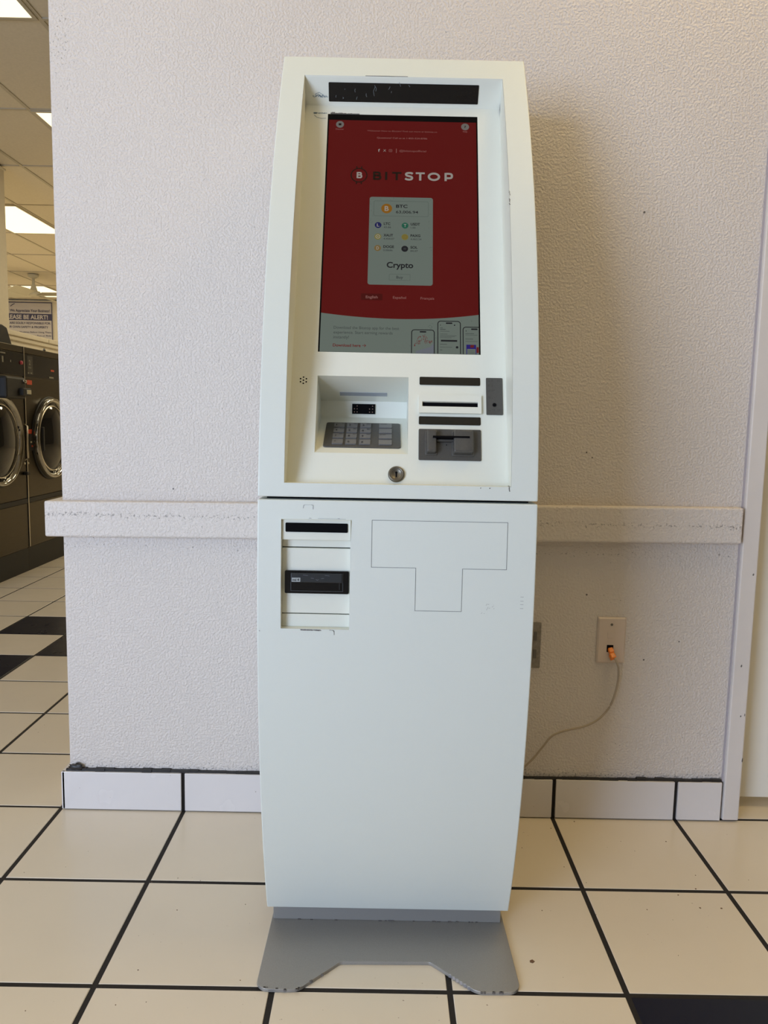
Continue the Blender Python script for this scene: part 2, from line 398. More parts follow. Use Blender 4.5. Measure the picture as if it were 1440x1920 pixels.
# door casing, jamb and door
bm = bmesh.new()
box(bm, 1.3335, 1.3735, -0.014, 0.0, 0.004, 2.16)
cas = struct(finish('trim_2', bm, M['casing'], bevel=0.003))
boxo('casing_head', (1.374, 2.345, -0.014, 0.0, 2.12, 2.16), M['casing'], cas, bevel=0.003)
boxo('casing_far_side', (2.305, 2.345, -0.014, 0.0, 0.004, 2.12), M['casing'], cas, bevel=0.003)
boxo('jamb', (1.345, 1.3725, 0.0, 0.15, 0.004, 2.12), M['casing'], cas)
boxo('caulk_bead', (1.3300, 1.3340, -0.004, 0.0005, 0.10, 2.16), mat('grey_caulk', (0.42, 0.38, 0.40), 0.6), cas)
bm = bmesh.new()
for x, z, w_, h_ in ((1.362, 0.62, 0.004, 0.006), (1.350, 0.395, 0.004, 0.007), (1.358, 0.27, 0.003, 0.005), (1.368, 0.272, 0.002, 0.008), (1.370, 0.155, 0.003, 0.012)):
    poly_prism(bm, [(x, z+h_*0.2), (x+w_*0.6, z), (x+w_, z+h_*0.5), (x+w_*0.7, z+h_), (x+w_*0.2, z+h_*0.7)], 0.0139, 0.0146, frame((0, 0, 0), (1, 0, 0), (0, 0, 1)))
finish('paint_chip', bm, M['chipdark'], cas, kind='stuff')
door = struct(boxo('door_1', (1.3745, 2.30, 0.062, 0.104, 0.028, 2.115), M['door'], bevel=0.003))
boxo('door_stop', (1.3725, 1.3755, 0.050, 0.0615, 0.028, 2.11), M['casing'], door)
fr_h = frame((1.4335, 0.062, 0.987), (1, 0, 0), (0, 0, 1))
bm = bmesh.new(); lathe(bm, fr_h, [(0.0, 0.0), (0.026, 0.0), (0.026, 0.004), (0.018, 0.010), (0.010, 0.012), (0.009, 0.035), (0.0, 0.035)], 28)
tube(bm, [(1.4335, 0.030, 0.987), (1.46, 0.028, 0.987), (1.53, 0.028, 0.985)], 0.008, 10)
finish('door_handle', bm, M['rubber'], door, smooth=True)

# tiled baseboard along the kiosk wall
bb = struct(boxo('baseboard_front', (-0.289, 1.329, -0.006, 0.0, 0.0, 0.103), M['grout']))
js = [-0.2965, 0.0, 0.3048, 0.6096, 0.9144, 1.2155, 1.3295]
gap = 0.0045
for i in range(6):
    x0 = js[i]+(gap if i else 0); x1 = js[i+1]-(gap if i < 5 else 0.002)
    boxo('base_tile', (x0, x1, -0.0135, -0.006, 0.003, 0.0985+0.002*i/5), M['base_tile'], bb, bevel=0.0012)
boxo('base_tile', (-0.2985, -0.2905, -0.0135, 0.15, 0.003, 0.0985), M['base_tile'], bb, bevel=0.001)
bm = bmesh.new()
for i in range(70):
    x = -0.285+i*1.61/70; hh = random.uniform(0.0015, 0.0045) if (x < 0.03 or x > 1.1) else random.uniform(0.0005, 0.002)
    box(bm, x, x+0.0232, -0.0075-random.uniform(0, 0.003), 0.0, 0.099, 0.1025+hh)
finish('top_grout', bm, M['caulk'], bb, kind='stuff')
bm = bmesh.new(); bmesh.ops.create_icosphere(bm, subdivisions=3, radius=1)
for v in bm.verts:
    f = 1+0.25*math.sin(5*v.co.x+3*v.co.y)+0.15*math.sin(9*v.co.z+4*v.co.x); v.co = Vector((-0.262+v.co.x*0.016*f, -0.006+v.co.y*0.006, 0.1085+v.co.z*0.0085*f))
finish('caulk_lump', bm, M['caulk'], bb, smooth=True)
# small holes and marks on the wall
bm = bmesh.new()
for x, z, r in ((0.9734, 0.5636, 0.0022), (1.0601, 1.4519, 0.0025), (0.9560, 0.905, 0.0018), (0.9700, 0.893, 0.0016), (-0.018, 0.800, 0.0018), (1.203, 0.452, 0.0016), (1.12, 0.405, 0.002)):
    disc(bm, frame((0, 0, 0), (1, 0, 0), (0, 0, 1)), x, z, r, -0.001, 0.0009, 10)
finish('nail_hole', bm, M['chipdark'], wall, kind='stuff')

# ================================================================ structure: ceiling
H = 3.0
ceil = struct(boxo('ceiling', (-8.2, 4.2, -5.2, 12.9, 3.02, 3.12), M['tgap']))
XS = [-1.345-0.61*k for k in range(11, -9, -1)]    # bars running into the room
YS = [2.485+1.22*k for k in range(-6, 9)]
lit_front = {(3, -2), (1, -3), (5, -3), (-1, -3), (3, -4), (0, -5)}
LIT = {}
def cell(ix, iy): return (-1.345-0.61*(ix+1), -1.345-0.61*ix, 2.485+1.22*iy, 2.485+1.22*(iy+1))
# cells are (column to the left of x=-1.345, row beyond y=2.485)
vis_lights = [(0, -1), (-1+0, 1), (3, 3), (6, 7)]
vis_lights = [(0, -1), (0, 1), (3, 3), (6, 7)]
far_lights = [(5, 1), (-2, 2), (2, 5), (6, 4), (9, 2), (9, 6), (-4, 5), (-5, 2), (1, 6)]  # unseen panels added to brighten the laundry room
front_lights = [(-5, -3), (-2, -3), (-7, -3), (-1, -4), (3, -3), (6, -4), (-4, -6), (-7, -5), (1, -6)]  # second entry is an unseen panel added to warm kiosk top and wall
lights = set(vis_lights+far_lights+front_lights)
tm = None
bm = bmesh.new(); box(bm, -0.300, 0.300, -0.605, 0.605, 0.004, 0.018); me_tile = D.meshes.new('ceiling_tile'); bm.to_mesh(me_tile); bm.free(); me_tile.materials.append(M['ceil'])
rest = bmesh.new()
for ix in range(-9, 11):
    for iy in range(-7, 9):
        if (ix, iy) in lights: continue
        x0, x1, y0, y1 = cell(ix, iy)
        if -1 <= ix <= 8 and 0 <= iy <= 8 or (ix, iy) in ((-1, -1), (1, -1), (-1, -2), (0, -2)):
            o = D.objects.new('ceiling_tile', me_tile); COL.objects.link(o); o.parent = ceil
            o.location = ((x0+x1)/2, (y0+y1)/2, 3.0+random.uniform(0, 0.002)); o.rotation_euler = (random.uniform(-0.001, 0.001), 0, 0)
        else: box(rest, x0+0.005, x1-0.005, y0+0.005, y1-0.005, 3.004, 3.018)
finish('outer_ceiling_tiles', rest, M['ceil'], ceil, kind='stuff')
for ix in range(-8, 11):
    x = -1.345-0.61*ix; boxo('grid_bar', (x-0.012, x+0.012, -4.95, 12.6, 2.998, 3.006), M['tbar'], ceil)
for iy in range(-6, 9):
    y = 2.485+1.22*iy; boxo('grid_bar', (-8.0, 4.0, y-0.012, y+0.012, 2.9985, 3.0065), M['tbar'], ceil)
def ceiling_light(ix, iy, label, power, group=None, col=WARM):
    x0, x1, y0, y1 = cell(ix, iy)
    t = thing('ceiling_light', label, 'light', ((x0+x1)/2, (y0+y1)/2, 2.992), group)
    boxo('diffuser', (x0+0.030, x1-0.030, y0+0.03, y1-0.03, 2.9945, 3.004), M['diffuser'], t)
    bm = bmesh.new()
    for a in ((x0+0.008, x0+0.03, y0+0.008, y1-0.008), (x1-0.03, x1-0.008, y0+0.008, y1-0.008), (x0+0.03, x1-0.03, y0+0.008, y0+0.03), (x0+0.03, x1-0.03, y1-0.03, y1-0.008)):
        box(bm, *a, 2.992, 3.012)
    finish('frame', bm, M['tbar'], t)
    if power:
        l = D.lights.new('lamp', 'AREA'); l.shape = 'RECTANGLE'; l.size = x1-x0-0.08; l.size_y = y1-y0-0.08; l.energy = power; l.color = col
        o = D.objects.new('lamp', l); COL.objects.link(o); o.location = (0, 0, -0.006); o.parent = t
vl = ['lit rectangular ceiling panel at the top left corner, nearest the camera',
      'lit ceiling panel second nearest, a bright sliver at the wall edge above the washers',
      'lit ceiling panel beside the pillar, third nearest in the laundry room',
      'lit ceiling panel farthest back, behind the ceiling fan']
for (c, l) in zip(vis_lights, vl): ceiling_light(*c, l, 0)
for c in far_lights: ceiling_light(*c, 'unseen ceiling panel added to light the laundry room behind the white wall', 34, 'added ceiling panels outside the view', WARM_FAR)
for c in front_lights: ceiling_light(*c, 'lit recessed ceiling panel over the front room outside the view', {(-5, -3): 12, (-2, -3): 3.5}.get(c, 1.8), 'ceiling panels over the front room')

# ================================================================ kiosk
X0, X1 = 0.2725, 0.7330; YB = -0.07
def yf(z): return (((((-0.04775817*z)+0.23567052)*z-0.38503182)*z+0.56012271)*z-0.47670475)*z-0.43188404
ks = thing('payment_kiosk', 'tall white curved self-service kiosk with red touchscreen and keypad on a silver foot plate', 'kiosk', (0.5025, -0.35, 0.0))
A = 0.386; NL = math.sqrt(1+A*A)
def yp(z): return -0.448+A*(z-1.088)
FP = frame((0, yp(0.875), 0.875), (1, 0, 0), (0, A, 1))       # fascia frame: u = x, v = up the fascia, n = outwards
def vz(v): return 0.875+v/NL
def shell(bm, z0, z1, holes, nz=26, back=True):
    """curved front from z0 to z1 with rectangular holes (x0,x1,z0,z1), plus sides, top and bottom"""
    zs = sorted(set([z0+(z1-z0)*i/nz for i in range(nz+1)]+[h for q in holes for h in q[2:]]))
    xs = sorted(set([X0, X1]+[h for q in holes for h in q[:2]]))
    g = {}
    def vt(x, z):
        if (x, z) not in g: g[(x, z)] = bm.verts.new((x, yf(z), z))
        return g[(x, z)]
    for za, zb in zip(zs, zs[1:]):
        for xa, xb in zip(xs, xs[1:]):
            cx, cz = (xa+xb)/2, (za+zb)/2
            if any(q[0] < cx < q[1] and q[2] < cz < q[3] for q in holes): continue
            bm.faces.new((vt(xa, za), vt(xb, za), vt(xb, zb), vt(xa, zb)))
    for x in (X0, X1):
        bk = [bm.verts.new((x, YB, z)) for z in zs]
        for i in range(len(zs)-1): bm.faces.new((vt(x, zs[i]), vt(x, zs[i+1]), bk[i+1], bk[i]))
    for z in (z0, z1):
        xx = [x for x in xs]
        b0 = [bm.verts.new((x, YB, z)) for x in xx]
        for i in range(len(xx)-1): bm.faces.new((vt(xx[i], z), vt(xx[i+1], z), b0[i+1], b0[i]))
    b = [bm.verts.new(p) for p in ((X0, YB, z0), (X1, YB, z0), (X1, YB, z1), (X0, YB, z1))]; bm.faces.new(b)
    bmesh.ops.remove_doubles(bm, verts=bm.verts, dist=1e-6)
OX0, OX1, OZ0, OZ1 = 0.3155, 0.6885, 0.8665, 1.6145
bm = bmesh.new(); shell(bm, 0.8435, 1.661, [(OX0, OX1, OZ0, OZ1)], 30)
finish('upper_housing', bm, M['white'], ks, bevel=0.0022, bseg=3)
# fascia liner: side walls, header, sloped panel with cut-outs, sill
CR = 1.5685                                   # crease between header and sloped panel
HY = yf(OZ1)+0.001
VB, VT = (0.8655-0.875)*NL, (CR-0.875)*NL
bm = bmesh.new()
holes = [(0.3605, 0.5190, 0.0340, 0.1838), (0.3590, 0.6452, 0.2290, 0.7252)]
us = sorted(set([OX0, OX1]+[h for q in holes for h in q[:2]])); vs_ = sorted(set([VB, VT]+[h for q in holes for h in q[2:]]))
g = {}
def pv(u, v):
    if (u, v) not in g: g[(u, v)] = bm.verts.new(FP @ Vector((u, v, 0)))
    return g[(u, v)]
for a, b in zip(us, us[1:]):
    for c, d in zip(vs_, vs_[1:]):
        if any(q[0] < (a+b)/2 < q[1] and q[2] < (c+d)/2 < q[3] for q in holes): continue
        bm.faces.new((pv(a, c), pv(b, c), pv(b, d), pv(a, d)))
# screen rebate walls
q = holes[1]
for (a, b), (c, d) in (((q[0], q[2]), (q[1], q[2])), ((q[1], q[2]), (q[1], q[3])), ((q[1], q[3]), (q[0], q[3])), ((q[0], q[3]), (q[0], q[2]))):
    bm.faces.new((bm.verts.new(FP @ Vector((a, b, 0))), bm.verts.new(FP @ Vector((c, d, 0))), bm.verts.new(FP @ Vector((c, d, -0.006))), bm.verts.new(FP @ Vector((a, b, -0.006)))))
# header and short top lip
hv = [bm.verts.new(p) for p in ((OX0, yp(CR), CR), (OX1, yp(CR), CR), (OX1, HY, OZ1-0.003), (OX0, HY, OZ1-0.003))]; bm.faces.new(hv)
hv = [bm.verts.new(p) for p in ((OX0, HY, OZ1-0.003), (OX1, HY, OZ1-0.003), (OX1, yf(OZ1)-0.0, OZ1), (OX0, yf(OZ1)-0.0, OZ1))]; bm.faces.new(hv)
# sill
hv = [bm.verts.new(p) for p in ((OX0, yp(0.8655), 0.8655), (OX1, yp(0.8655), 0.8655), (OX1, yf(OZ0)+0.0004, OZ0), (OX0, yf(OZ0)+0.0004, OZ0))]; bm.faces.new(hv)
# side walls
N = 24
for x in (OX0+0.0002, OX1-0.0002):
    A_, B_ = [], []
    for i in range(N+1):
        z = OZ0+(OZ1-0.002-OZ0)*i/N
        yi = yp(z) if z < CR else yp(CR)+(HY-yp(CR))*(z-CR)/(OZ1-CR)
        A_.append(bm.verts.new((x, yf(z)+0.0004, z))); B_.append(bm.verts.new((x, yi+0.0005, z)))
    for i in range(N): bm.faces.new((A_[i], A_[i+1], B_[i+1], B_[i]))
fas = finish('fascia', bm, M['white_in'], ks)
bmx = bmesh.new(); bmx.from_mesh(fas.data); bmesh.ops.remove_doubles(bmx, verts=bmx.verts, dist=2e-5); bmesh.ops.recalc_face_normals(bmx, faces=bmx.faces); bmx.to_mesh(fas.data); bmx.free()

# keypad alcove
YR, ZC, ZT = -0.385, 0.9754, 1.0052
a_u0, a_u1 = 0.3605, 0.5190
P_t = FP @ Vector((0, 0.1838, 0)); P_b = FP @ Vector((0, 0.0340, 0)); P_l = Vector((0, -0.5148, 0.9148))
bm = bmesh.new()
prof = [(P_t.y, P_t.z), (YR, ZT), (YR, ZC), (P_l.y, P_l.z), (P_b.y, P_b.z)]
L_ = [bm.verts.new((a_u0, y, z)) for y, z in prof]; R_ = [bm.verts.new((a_u1, y, z)) for y, z in prof]
for i in range(4): bm.faces.new((L_[i], R_[i], R_[i+1], L_[i+1]))
bm.faces.new(L_); bm.faces.new(R_)
alc = finish('keypad_alcove', bm, M['white_in'], ks)
FH = frame((0, YR, ZT), (1, 0, 0), (0, P_t.y-YR, P_t.z-ZT)); FH_n = -1   # sloping roof of the alcove
def face_frame(yz0, yz1):                     # u = x, v from first to second point, n faces the camera side
    return frame((0, yz0[0], yz0[1]), (1, 0, 0), (0, yz1[0]-yz0[0], yz1[1]-yz0[1]))
FROOF = face_frame((P_t.y, P_t.z), (YR, ZT))
def sgn(fr, toward):                          # +1 when the frame's normal looks toward the given point
    return 1 if (Vector(toward)-fr.translation).dot(fr.to_3x3() @ Vector((0, 0, 1))) > 0 else -1
CAMP = (0.44, -1.84, 0.97)
sr = sgn(FROOF, CAMP)
Lr = math.hypot(P_t.y-YR, P_t.z-ZT)
va = math.hypot(P_t.y+0.4144, P_t.z-1.0204); vb = math.hypot(P_t.y+0.4035, P_t.z-1.0150)
bm = bmesh.new(); box(bm, 0.3965, 0.4823, va, vb, -0.004, 0.0006*sr) if sr > 0 else box(bm, 0.3965, 0.4823, va, vb, -0.0006, 0.004)
bmesh.ops.transform(bm, matrix=FROOF, verts=bm.verts)
finish('light_slot', bm, mat('slot_lens', (0.33, 0.36, 0.40), 0.35), alc)
boxo('scanner_window', (0.4183, 0.4608, YR-0.0022, YR+0.002, 0.9820, 1.0002), M['void'], alc)
bm = bmesh.new()
for sx in (0.4225, 0.4275, 0.4505, 0.4560):
    for sz in (0.9855, 0.9912, 0.9965):
        if random.random() < 0.8: bmesh.ops.create_uvsphere(bm, u_segments=8, v_segments=6, radius=0.0011, matrix=Matrix.Translation((sx, YR-0.0025, sz)))
finish('scanner_lamp', bm, mat('scanner_led', (0.30, 0.20, 0.16), 0.2), alc, smooth=True, kind='stuff')

FS = face_frame((P_l.y, P_l.z), (YR, ZC))      # shelf frame: v from the lip to the back
ss = sgn(FS, (0.44, -0.6, 1.6)); LS = math.hypot(P_l.y-YR, P_l.z-ZC)
if ss < 0: FS = FS @ Matrix.Scale(-1, 4, Vector((0, 0, 1)))
def sv(w_): return LS-w_
kp = plate('keypad', FS, 0.3733, 0.5072, sv(0.1238), sv(0.0272), 0.0048, -0.001, 0.0022, M['padgrey'], ks, bevel=0.0006)
cols = [(0.3880, 0.4068), (0.4112, 0.4300), (0.4352, 0.4545), (0.4690, 0.4918)]
rows = [(0.0332, 0.0492), (0.0545, 0.0708), (0.0765, 0.0930), (0.0990, 0.1158)]
labs = [['1', '2', '3', ''], ['4', '5', '6', ''], ['7', '8', '9', ''], ['*', '0', '#', '']]
subs = [['QZ', 'ABC', 'DEF', 'CANCEL'], ['GHI', 'JKL', 'MNO', ''], ['PRS', 'TUV', 'WXY', 'ENTER'], ['', '', '', '']]
for j, (w0, w1) in enumerate(rows):
    for i, (u0, u1) in enumerate(cols):
        bm = bmesh.new(); poly_prism(bm, rrect(u0, u1, sv(w1), sv(w0), 0.0008, 2), 0.0015, 0.0042, FS)
        if labs[j][i]: text_mesh(bm, labs[j][i], FS, u0+0.0035, sv(w1)+0.0040, 0.0032 if labs[j][i] != '1' else 0.0016, 0.0066, 0.0047, 0.01)
        if subs[j][i]:
            wd = 0.0021*len(subs[j][i]); text_mesh(bm, subs[j][i], FS, (u1-0.0012-wd) if i < 3 else u0+0.0015, sv(w0)-0.0046, wd, 0.0030, 0.0047, 0.01)
        for f in bm.faces:
            f.material_index = 1 if len(f.verts) and all((FS.inverted() @ v.co).z > 0.0045 for v in f.verts) else 0
        finish('key', bm, [M['keycap'], M['ink']], kp)

# screen
scr = plate('screen', FP, 0.3590, 0.6452, 0.2290, 0.7252, 0.0003, -0.006, -0.0008, S_BLK, ks)
def spoly(name, pts, n, m):
    bm = bmesh.new(); bm.faces.new([bm.verts.new(FP @ Vector((u, v, n))) for u, v in pts]); return finish(name, bm, m, scr)
Z1, Z2, Z3, Z4 = -0.0006, -0.0004, -0.0002, 0.0
spoly('lower_page', [(0.3618, 0.2296), (0.6425, 0.2296), (0.6425, 0.320), (0.3618, 0.320)], Z1, S_GREY)
cur = [(0.3618+0.2807*i/24, 0.2955+0.0095*((i-12)/12)**2*(1.0 if i < 12 else 1.18)) for i in range(25)]
spoly('red_background', cur+[(0.6425, 0.7120), (0.3618, 0.7120)], Z2, S_RED)
spoly('price_card', rrect(0.4430, 0.5604, 0.3626, 0.5444, 0.0045, 5), Z3, S_GREY)
bm = bmesh.new(); ribbon(bm, rrect(0.4512, 0.5520, 0.5042, 0.5358, 0.003, 3), 0.0009, FP, Z4, True); ribbon(bm, rrect(0.4820, 0.5197, 0.3721, 0.3842, 0.001, 2), 0.0008, FP, Z4, True)
for _ in range(26):
    u, v = random.choice(((random.uniform(0.445, 0.558), random.uniform(0.5368, 0.5425)), (random.uniform(0.4445, 0.450), random.uniform(0.49, 0.54)), (random.uniform(0.553, 0.558), random.uniform(0.43, 0.54))))
    ribbon(bm, [(u, v), (u+random.uniform(-.003, .003), v+random.uniform(-.003, .003))], 0.0007, FP, Z4)
finish('card_lines', bm, S_LINE, scr, kind='stuff')
spoly('language_highlight', rrect(0.4320, 0.4705, 0.3316, 0.3445, 0.001, 2), Z3, S_MAR)
def st(s, u, v, wd, ht, m, bold=0.0, center=False, name='screen_text'): texto(name, s, FP, u, v, wd, ht, Z4, m, scr, bold, center)
st('Welcome! New to Bitcoin? Find out more at bitstop.co', 0.5015, 0.6873, 0.133, 0.0034, S_PINK, 0, True)
st('Questions? Call us at 1-855-524-8786', 0.5015, 0.6718, 0.0955, 0.0036, S_PINK, 0.01, True)
st('f', 0.4565, 0.6425, 0.0035, 0.0062, S_LIGHT, 0.03); st('X', 0.4662, 0.6427, 0.0055, 0.0055, S_LIGHT, 0)
bm = bmesh.new(); ribbon(bm, rrect(0.4772, 0.4828, 0.6426, 0.6482, 0.0014, 3), 0.0007, FP, Z4, True); ringflat(bm, FP, 0.48, 0.6454, 0.0009, 0.0015, Z4, 14)
ribbon(bm, [(0.4910, 0.6405), (0.4910, 0.6500)], 0.0013, FP, Z4); finish('social_icon', bm, S_PINK, scr)
st('@bitstopofficial', 0.4968, 0.6434, 0.0505, 0.0044, S_PINK)
# logo
bm = bmesh.new(); ringflat(bm, FP, 0.4220, 0.5902, 0.0137, 0.0158, Z4)
for du in (-0.0042, 0.0042):
    for s_ in (1, -1): ribbon(bm, [(0.4220+du, 0.5902+s_*0.0150), (0.4220+du*1.15, 0.5902+s_*0.0192)], 0.0024, FP, Z4)
finish('logo_ring', bm, S_LOGO, scr)
LET = {   # strokes of a wide geometric capital, in a unit box: lists of centre-line points
    'B': [[(0.12, 0), (0.12, 1)], [(0.12, 0.90), (0.55, 0.90), (0.74, 0.86), (0.80, 0.72), (0.74, 0.58), (0.55, 0.53), (0.12, 0.53)], [(0.12, 0.53), (0.60, 0.53), (0.82, 0.47), (0.88, 0.31), (0.82, 0.15), (0.60, 0.10), (0.12, 0.10)]],
    'I': [[(0.5, 0), (0.5, 1)]], 'T': [[(0, 0.90), (1, 0.90)], [(0.5, 0), (0.5, 0.90)]],
    'S': [[(0.93, 0.80), (0.78, 0.89), (0.52, 0.91), (0.24, 0.86), (0.16, 0.72), (0.26, 0.58), (0.52, 0.51), (0.78, 0.43), (0.86, 0.29), (0.76, 0.14), (0.50, 0.09), (0.22, 0.13), (0.06, 0.23)]],
    'P': [[(0.12, 0), (0.12, 1)], [(0.12, 0.90), (0.55, 0.90), (0.80, 0.84), (0.88, 0.63), (0.80, 0.42), (0.55, 0.36), (0.12, 0.36)]]}
def letter(ch, u0, v0, wd, ht, sw, m):
    bm = bmesh.new()
    if ch == 'O':
        n = 40; ribbon(bm, [(u0+wd/2+(wd/2-sw/2)*math.cos(2*math.pi*i/n), v0+ht/2+(ht/2-sw/2+0.0003)*math.sin(2*math.pi*i/n)) for i in range(n)], sw, FP, Z4, True)
    else:
        for k, stp in enumerate(LET[ch]):
            pts = [(u0+x*wd, v0+y*ht) for x, y in stp]
            if len(pts) > 3:
                pts = [(p.x, p.y) for p in smooth_pts([(x, y, 0) for x, y in pts], 4)]
            ribbon(bm, pts, sw if not (ch == 'T' and k == 0) else sw*0.9, FP, Z4)
    finish('logo_letter', bm, m, scr)
letter('B', 0.4178, 0.5838, 0.0100, 0.0132, 0.0030, S_LIGHT)
for ch, u, wd in (('B', 0.4485, 0.0150), ('I', 0.4708, 0.0040), ('T', 0.4838, 0.0175)): letter(ch, u, 0.5810, wd, 0.0176, 0.0044, S_LOGO)
for ch, u, wd in (('S', 0.5075, 0.0160), ('T', 0.5280, 0.0170), ('O', 0.5505, 0.0232), ('P', 0.5822, 0.0155)): letter(ch, u, 0.5812, wd, 0.0176, 0.0042, S_LIGHT)
def coin(u, v, r, m, glyph, gm=S_LIGHT):
    bm = bmesh.new(); bm.faces.new([bm.verts.new(FP @ Vector((u+r*math.cos(2*math.pi*i/28), v+r*math.sin(2*math.pi*i/28), Z4))) for i in range(28)])
    o = finish('coin_icon', bm, m, scr)
    if glyph: texto('coin_glyph', glyph, FP, u, v-r*0.5, r*0.75, r*1.05, Z4+0.0002, gm, scr, 0.02, True)
coin(0.4749, 0.5199, 0.0101, S_ORG, 'B')
st('BTC', 0.4922, 0.5222, 0.0212, 0.0066, S_DARK, 0.03); st('63,006.94', 0.4922, 0.5104, 0.0410, 0.0058, S_DARK, 0.01)
for u, v, m_, gl, nm, pr, wd, wp in ((0.4598, 0.4847, S_BLUE, 'L', 'LTC', '43.86', 0.0120, 0.0135), (0.5093, 0.4847, S_GRN, 'T', 'USDT', '1.00', 0.0170, 0.0090),
        (0.4598, 0.4607, S_GOLD, '', 'XAUT', '4,458.87', 0.0175, 0.0200), (0.5092, 0.4608, S_GOLD, '', 'PAXG', '4,463.24', 0.0180, 0.0200),
        (0.4598, 0.4370, S_TAN, 'D', 'DOGE', '0.08686', 0.0195, 0.0170), (0.5093, 0.4365, S_DARK, '=', 'SOL', '84.07', 0.0130, 0.0135)):
    coin(u, v, 0.0062, m_, gl, S_SOFT if gl == '=' else S_LIGHT)
    if m_ is S_GOLD:
        bm = bmesh.new(); ringflat(bm, FP, u, v, 0.0030, 0.0044, Z4+0.0002, 20); disc(bm, FP, u, v, 0.0012, Z4+0.0001, Z4+0.0003, 8); finish('coin_glyph', bm, S_LIGHT if gl == '' and u < 0.5 else S_TAN, scr)
    st(nm, u+0.0103, v+0.0008, wd, 0.0052, S_DARK, 0.03); st(pr, u+0.0103, v-0.0058, wp, 0.0036, S_SOFT, 0.015)
st('Crypto', 0.4770, 0.3975, 0.0480, 0.0118, S_DARK, 0.025); st('Buy', 0.5008, 0.3757, 0.0120, 0.0056, S_SOFT, 0.02, True)
st('English', 0.4513, 0.3352, 0.0215, 0.0054, S_PINK, 0.02, True); st('Español', 0.5010, 0.3352, 0.0235, 0.0052, S_PINK, 0.01, True); st('Français', 0.5510, 0.3347, 0.0245, 0.0052, S_PINK, 0.01, True)
for i, (s_, wd) in enumerate((('Download the Bitstop app for the best', 0.1160), ('experience. Start earning rewards', 0.1045), ('instantly!', 0.0275))):
    st(s_, 0.3852, 0.2740-0.0093*i, wd, 0.0058, S_SOFT)
st('Download here', 0.3848, 0.2397, 0.0490, 0.0056, S_RTXT, 0.02)
bm = bmesh.new(); ribbon(bm, [(0.4365, 0.2424), (0.4425, 0.2424)], 0.0009, FP, Z4); ribbon(bm, [(0.4402, 0.2450), (0.4428, 0.2424), (0.4402, 0.2398)], 0.0009, FP, Z4); finish('arrow_icon', bm, S_RTXT, scr)
for u, v, tx in ((0.3828, 0.7019, 'Discover'), (0.6214, 0.7019, 'Help')):
    bm = bmesh.new(); bm.faces.new([bm.verts.new(FP @ Vector((u+0.0076*math.cos(2*math.pi*i/28), v+0.0076*math.sin(2*math.pi*i/28), Z3))) for i in range(28)]); finish('corner_button', bm, S_SOFT if False else screen_mat('screen_button', (0.13, 0.12, 0.11)), scr)
    st(tx, u, 0.6895, 0.0155 if tx[0] == 'D' else 0.0085, 0.0034, S_PINK, 0.01, True)
bm = bmesh.new(); bm.faces.new([bm.verts.new(FP @ Vector(p)) for p in ((0.3802, 0.6995, Z4), (0.3854, 0.6995, Z4), (0.3854, 0.7043, Z4), (0.3802, 0.7043, Z4))]); finish('button_glyph', bm, S_LOGO, scr)
texto('button_glyph', '?', FP, 0.6214, 0.6993, 0.0032, 0.0052, Z4, S_LOGO, scr, 0.02, True)
# phones on the lower page
def phone(u0, u1, v1, cut=None):
    lo = 0.2298; r = 0.0052; uc = min(u1, cut) if cut else u1
    pts = [(u0, lo)]+[(u0+r-r*math.cos(math.radians(a)), v1-r+r*math.sin(math.radians(a))) for a in range(0, 91, 15)]
    if not cut: pts += [(u1-r+r*math.sin(math.radians(a)), v1-r+r*math.cos(math.radians(a))) for a in range(0, 91, 15)]+[(u1, lo)]
    else: pts += [(uc, v1)]
    bm = bmesh.new(); ribbon(bm, pts, 0.0016, FP, Z4)
    c = (u0+u1)/2; poly_prism(bm, rrect(c-0.0058, min(c+0.0058, uc), v1-0.0052, v1-0.0024, 0.0012, 3), Z4, Z4+0.0001, FP)
    finish('phone_outline', bm, S_DARK, scr)
phone(0.5235, 0.5635, 0.2750); phone(0.5698, 0.6098, 0.2928); phone(0.6145, 0.6545, 0.2820, 0.6425)
bm = bmesh.new()
rr_ = random.Random(3)
for _ in range(60):
    a = rr_.random(); u = 0.5275+0.032*a; v = 0.2430+0.020*math.sin(math.pi*min(1, a*1.15))*rr_.random()+0.004*rr_.random()+0.008*a
    poly_prism(bm, [(u, v), (u+0.0013, v-0.0003), (u+0.0005, v-0.0026)], Z4, Z4+0.0001, FP)
finish('map_pins', bm, S_RTXT, scr, kind='stuff')
bm = bmesh.new(); bm.faces.new([bm.verts.new(FP @ Vector(p)) for p in ((0.5545, 0.2298, Z3), (0.5625, 0.2298, Z3), (0.5625, 0.2500, Z3), (0.5560, 0.2420, Z3), (0.5310, 0.2340, Z3), (0.5310, 0.2298, Z3))]); finish('map_water', bm, screen_mat('screen_map', (0.12, 0.13, 0.15)), scr)
bm = bmesh.new()
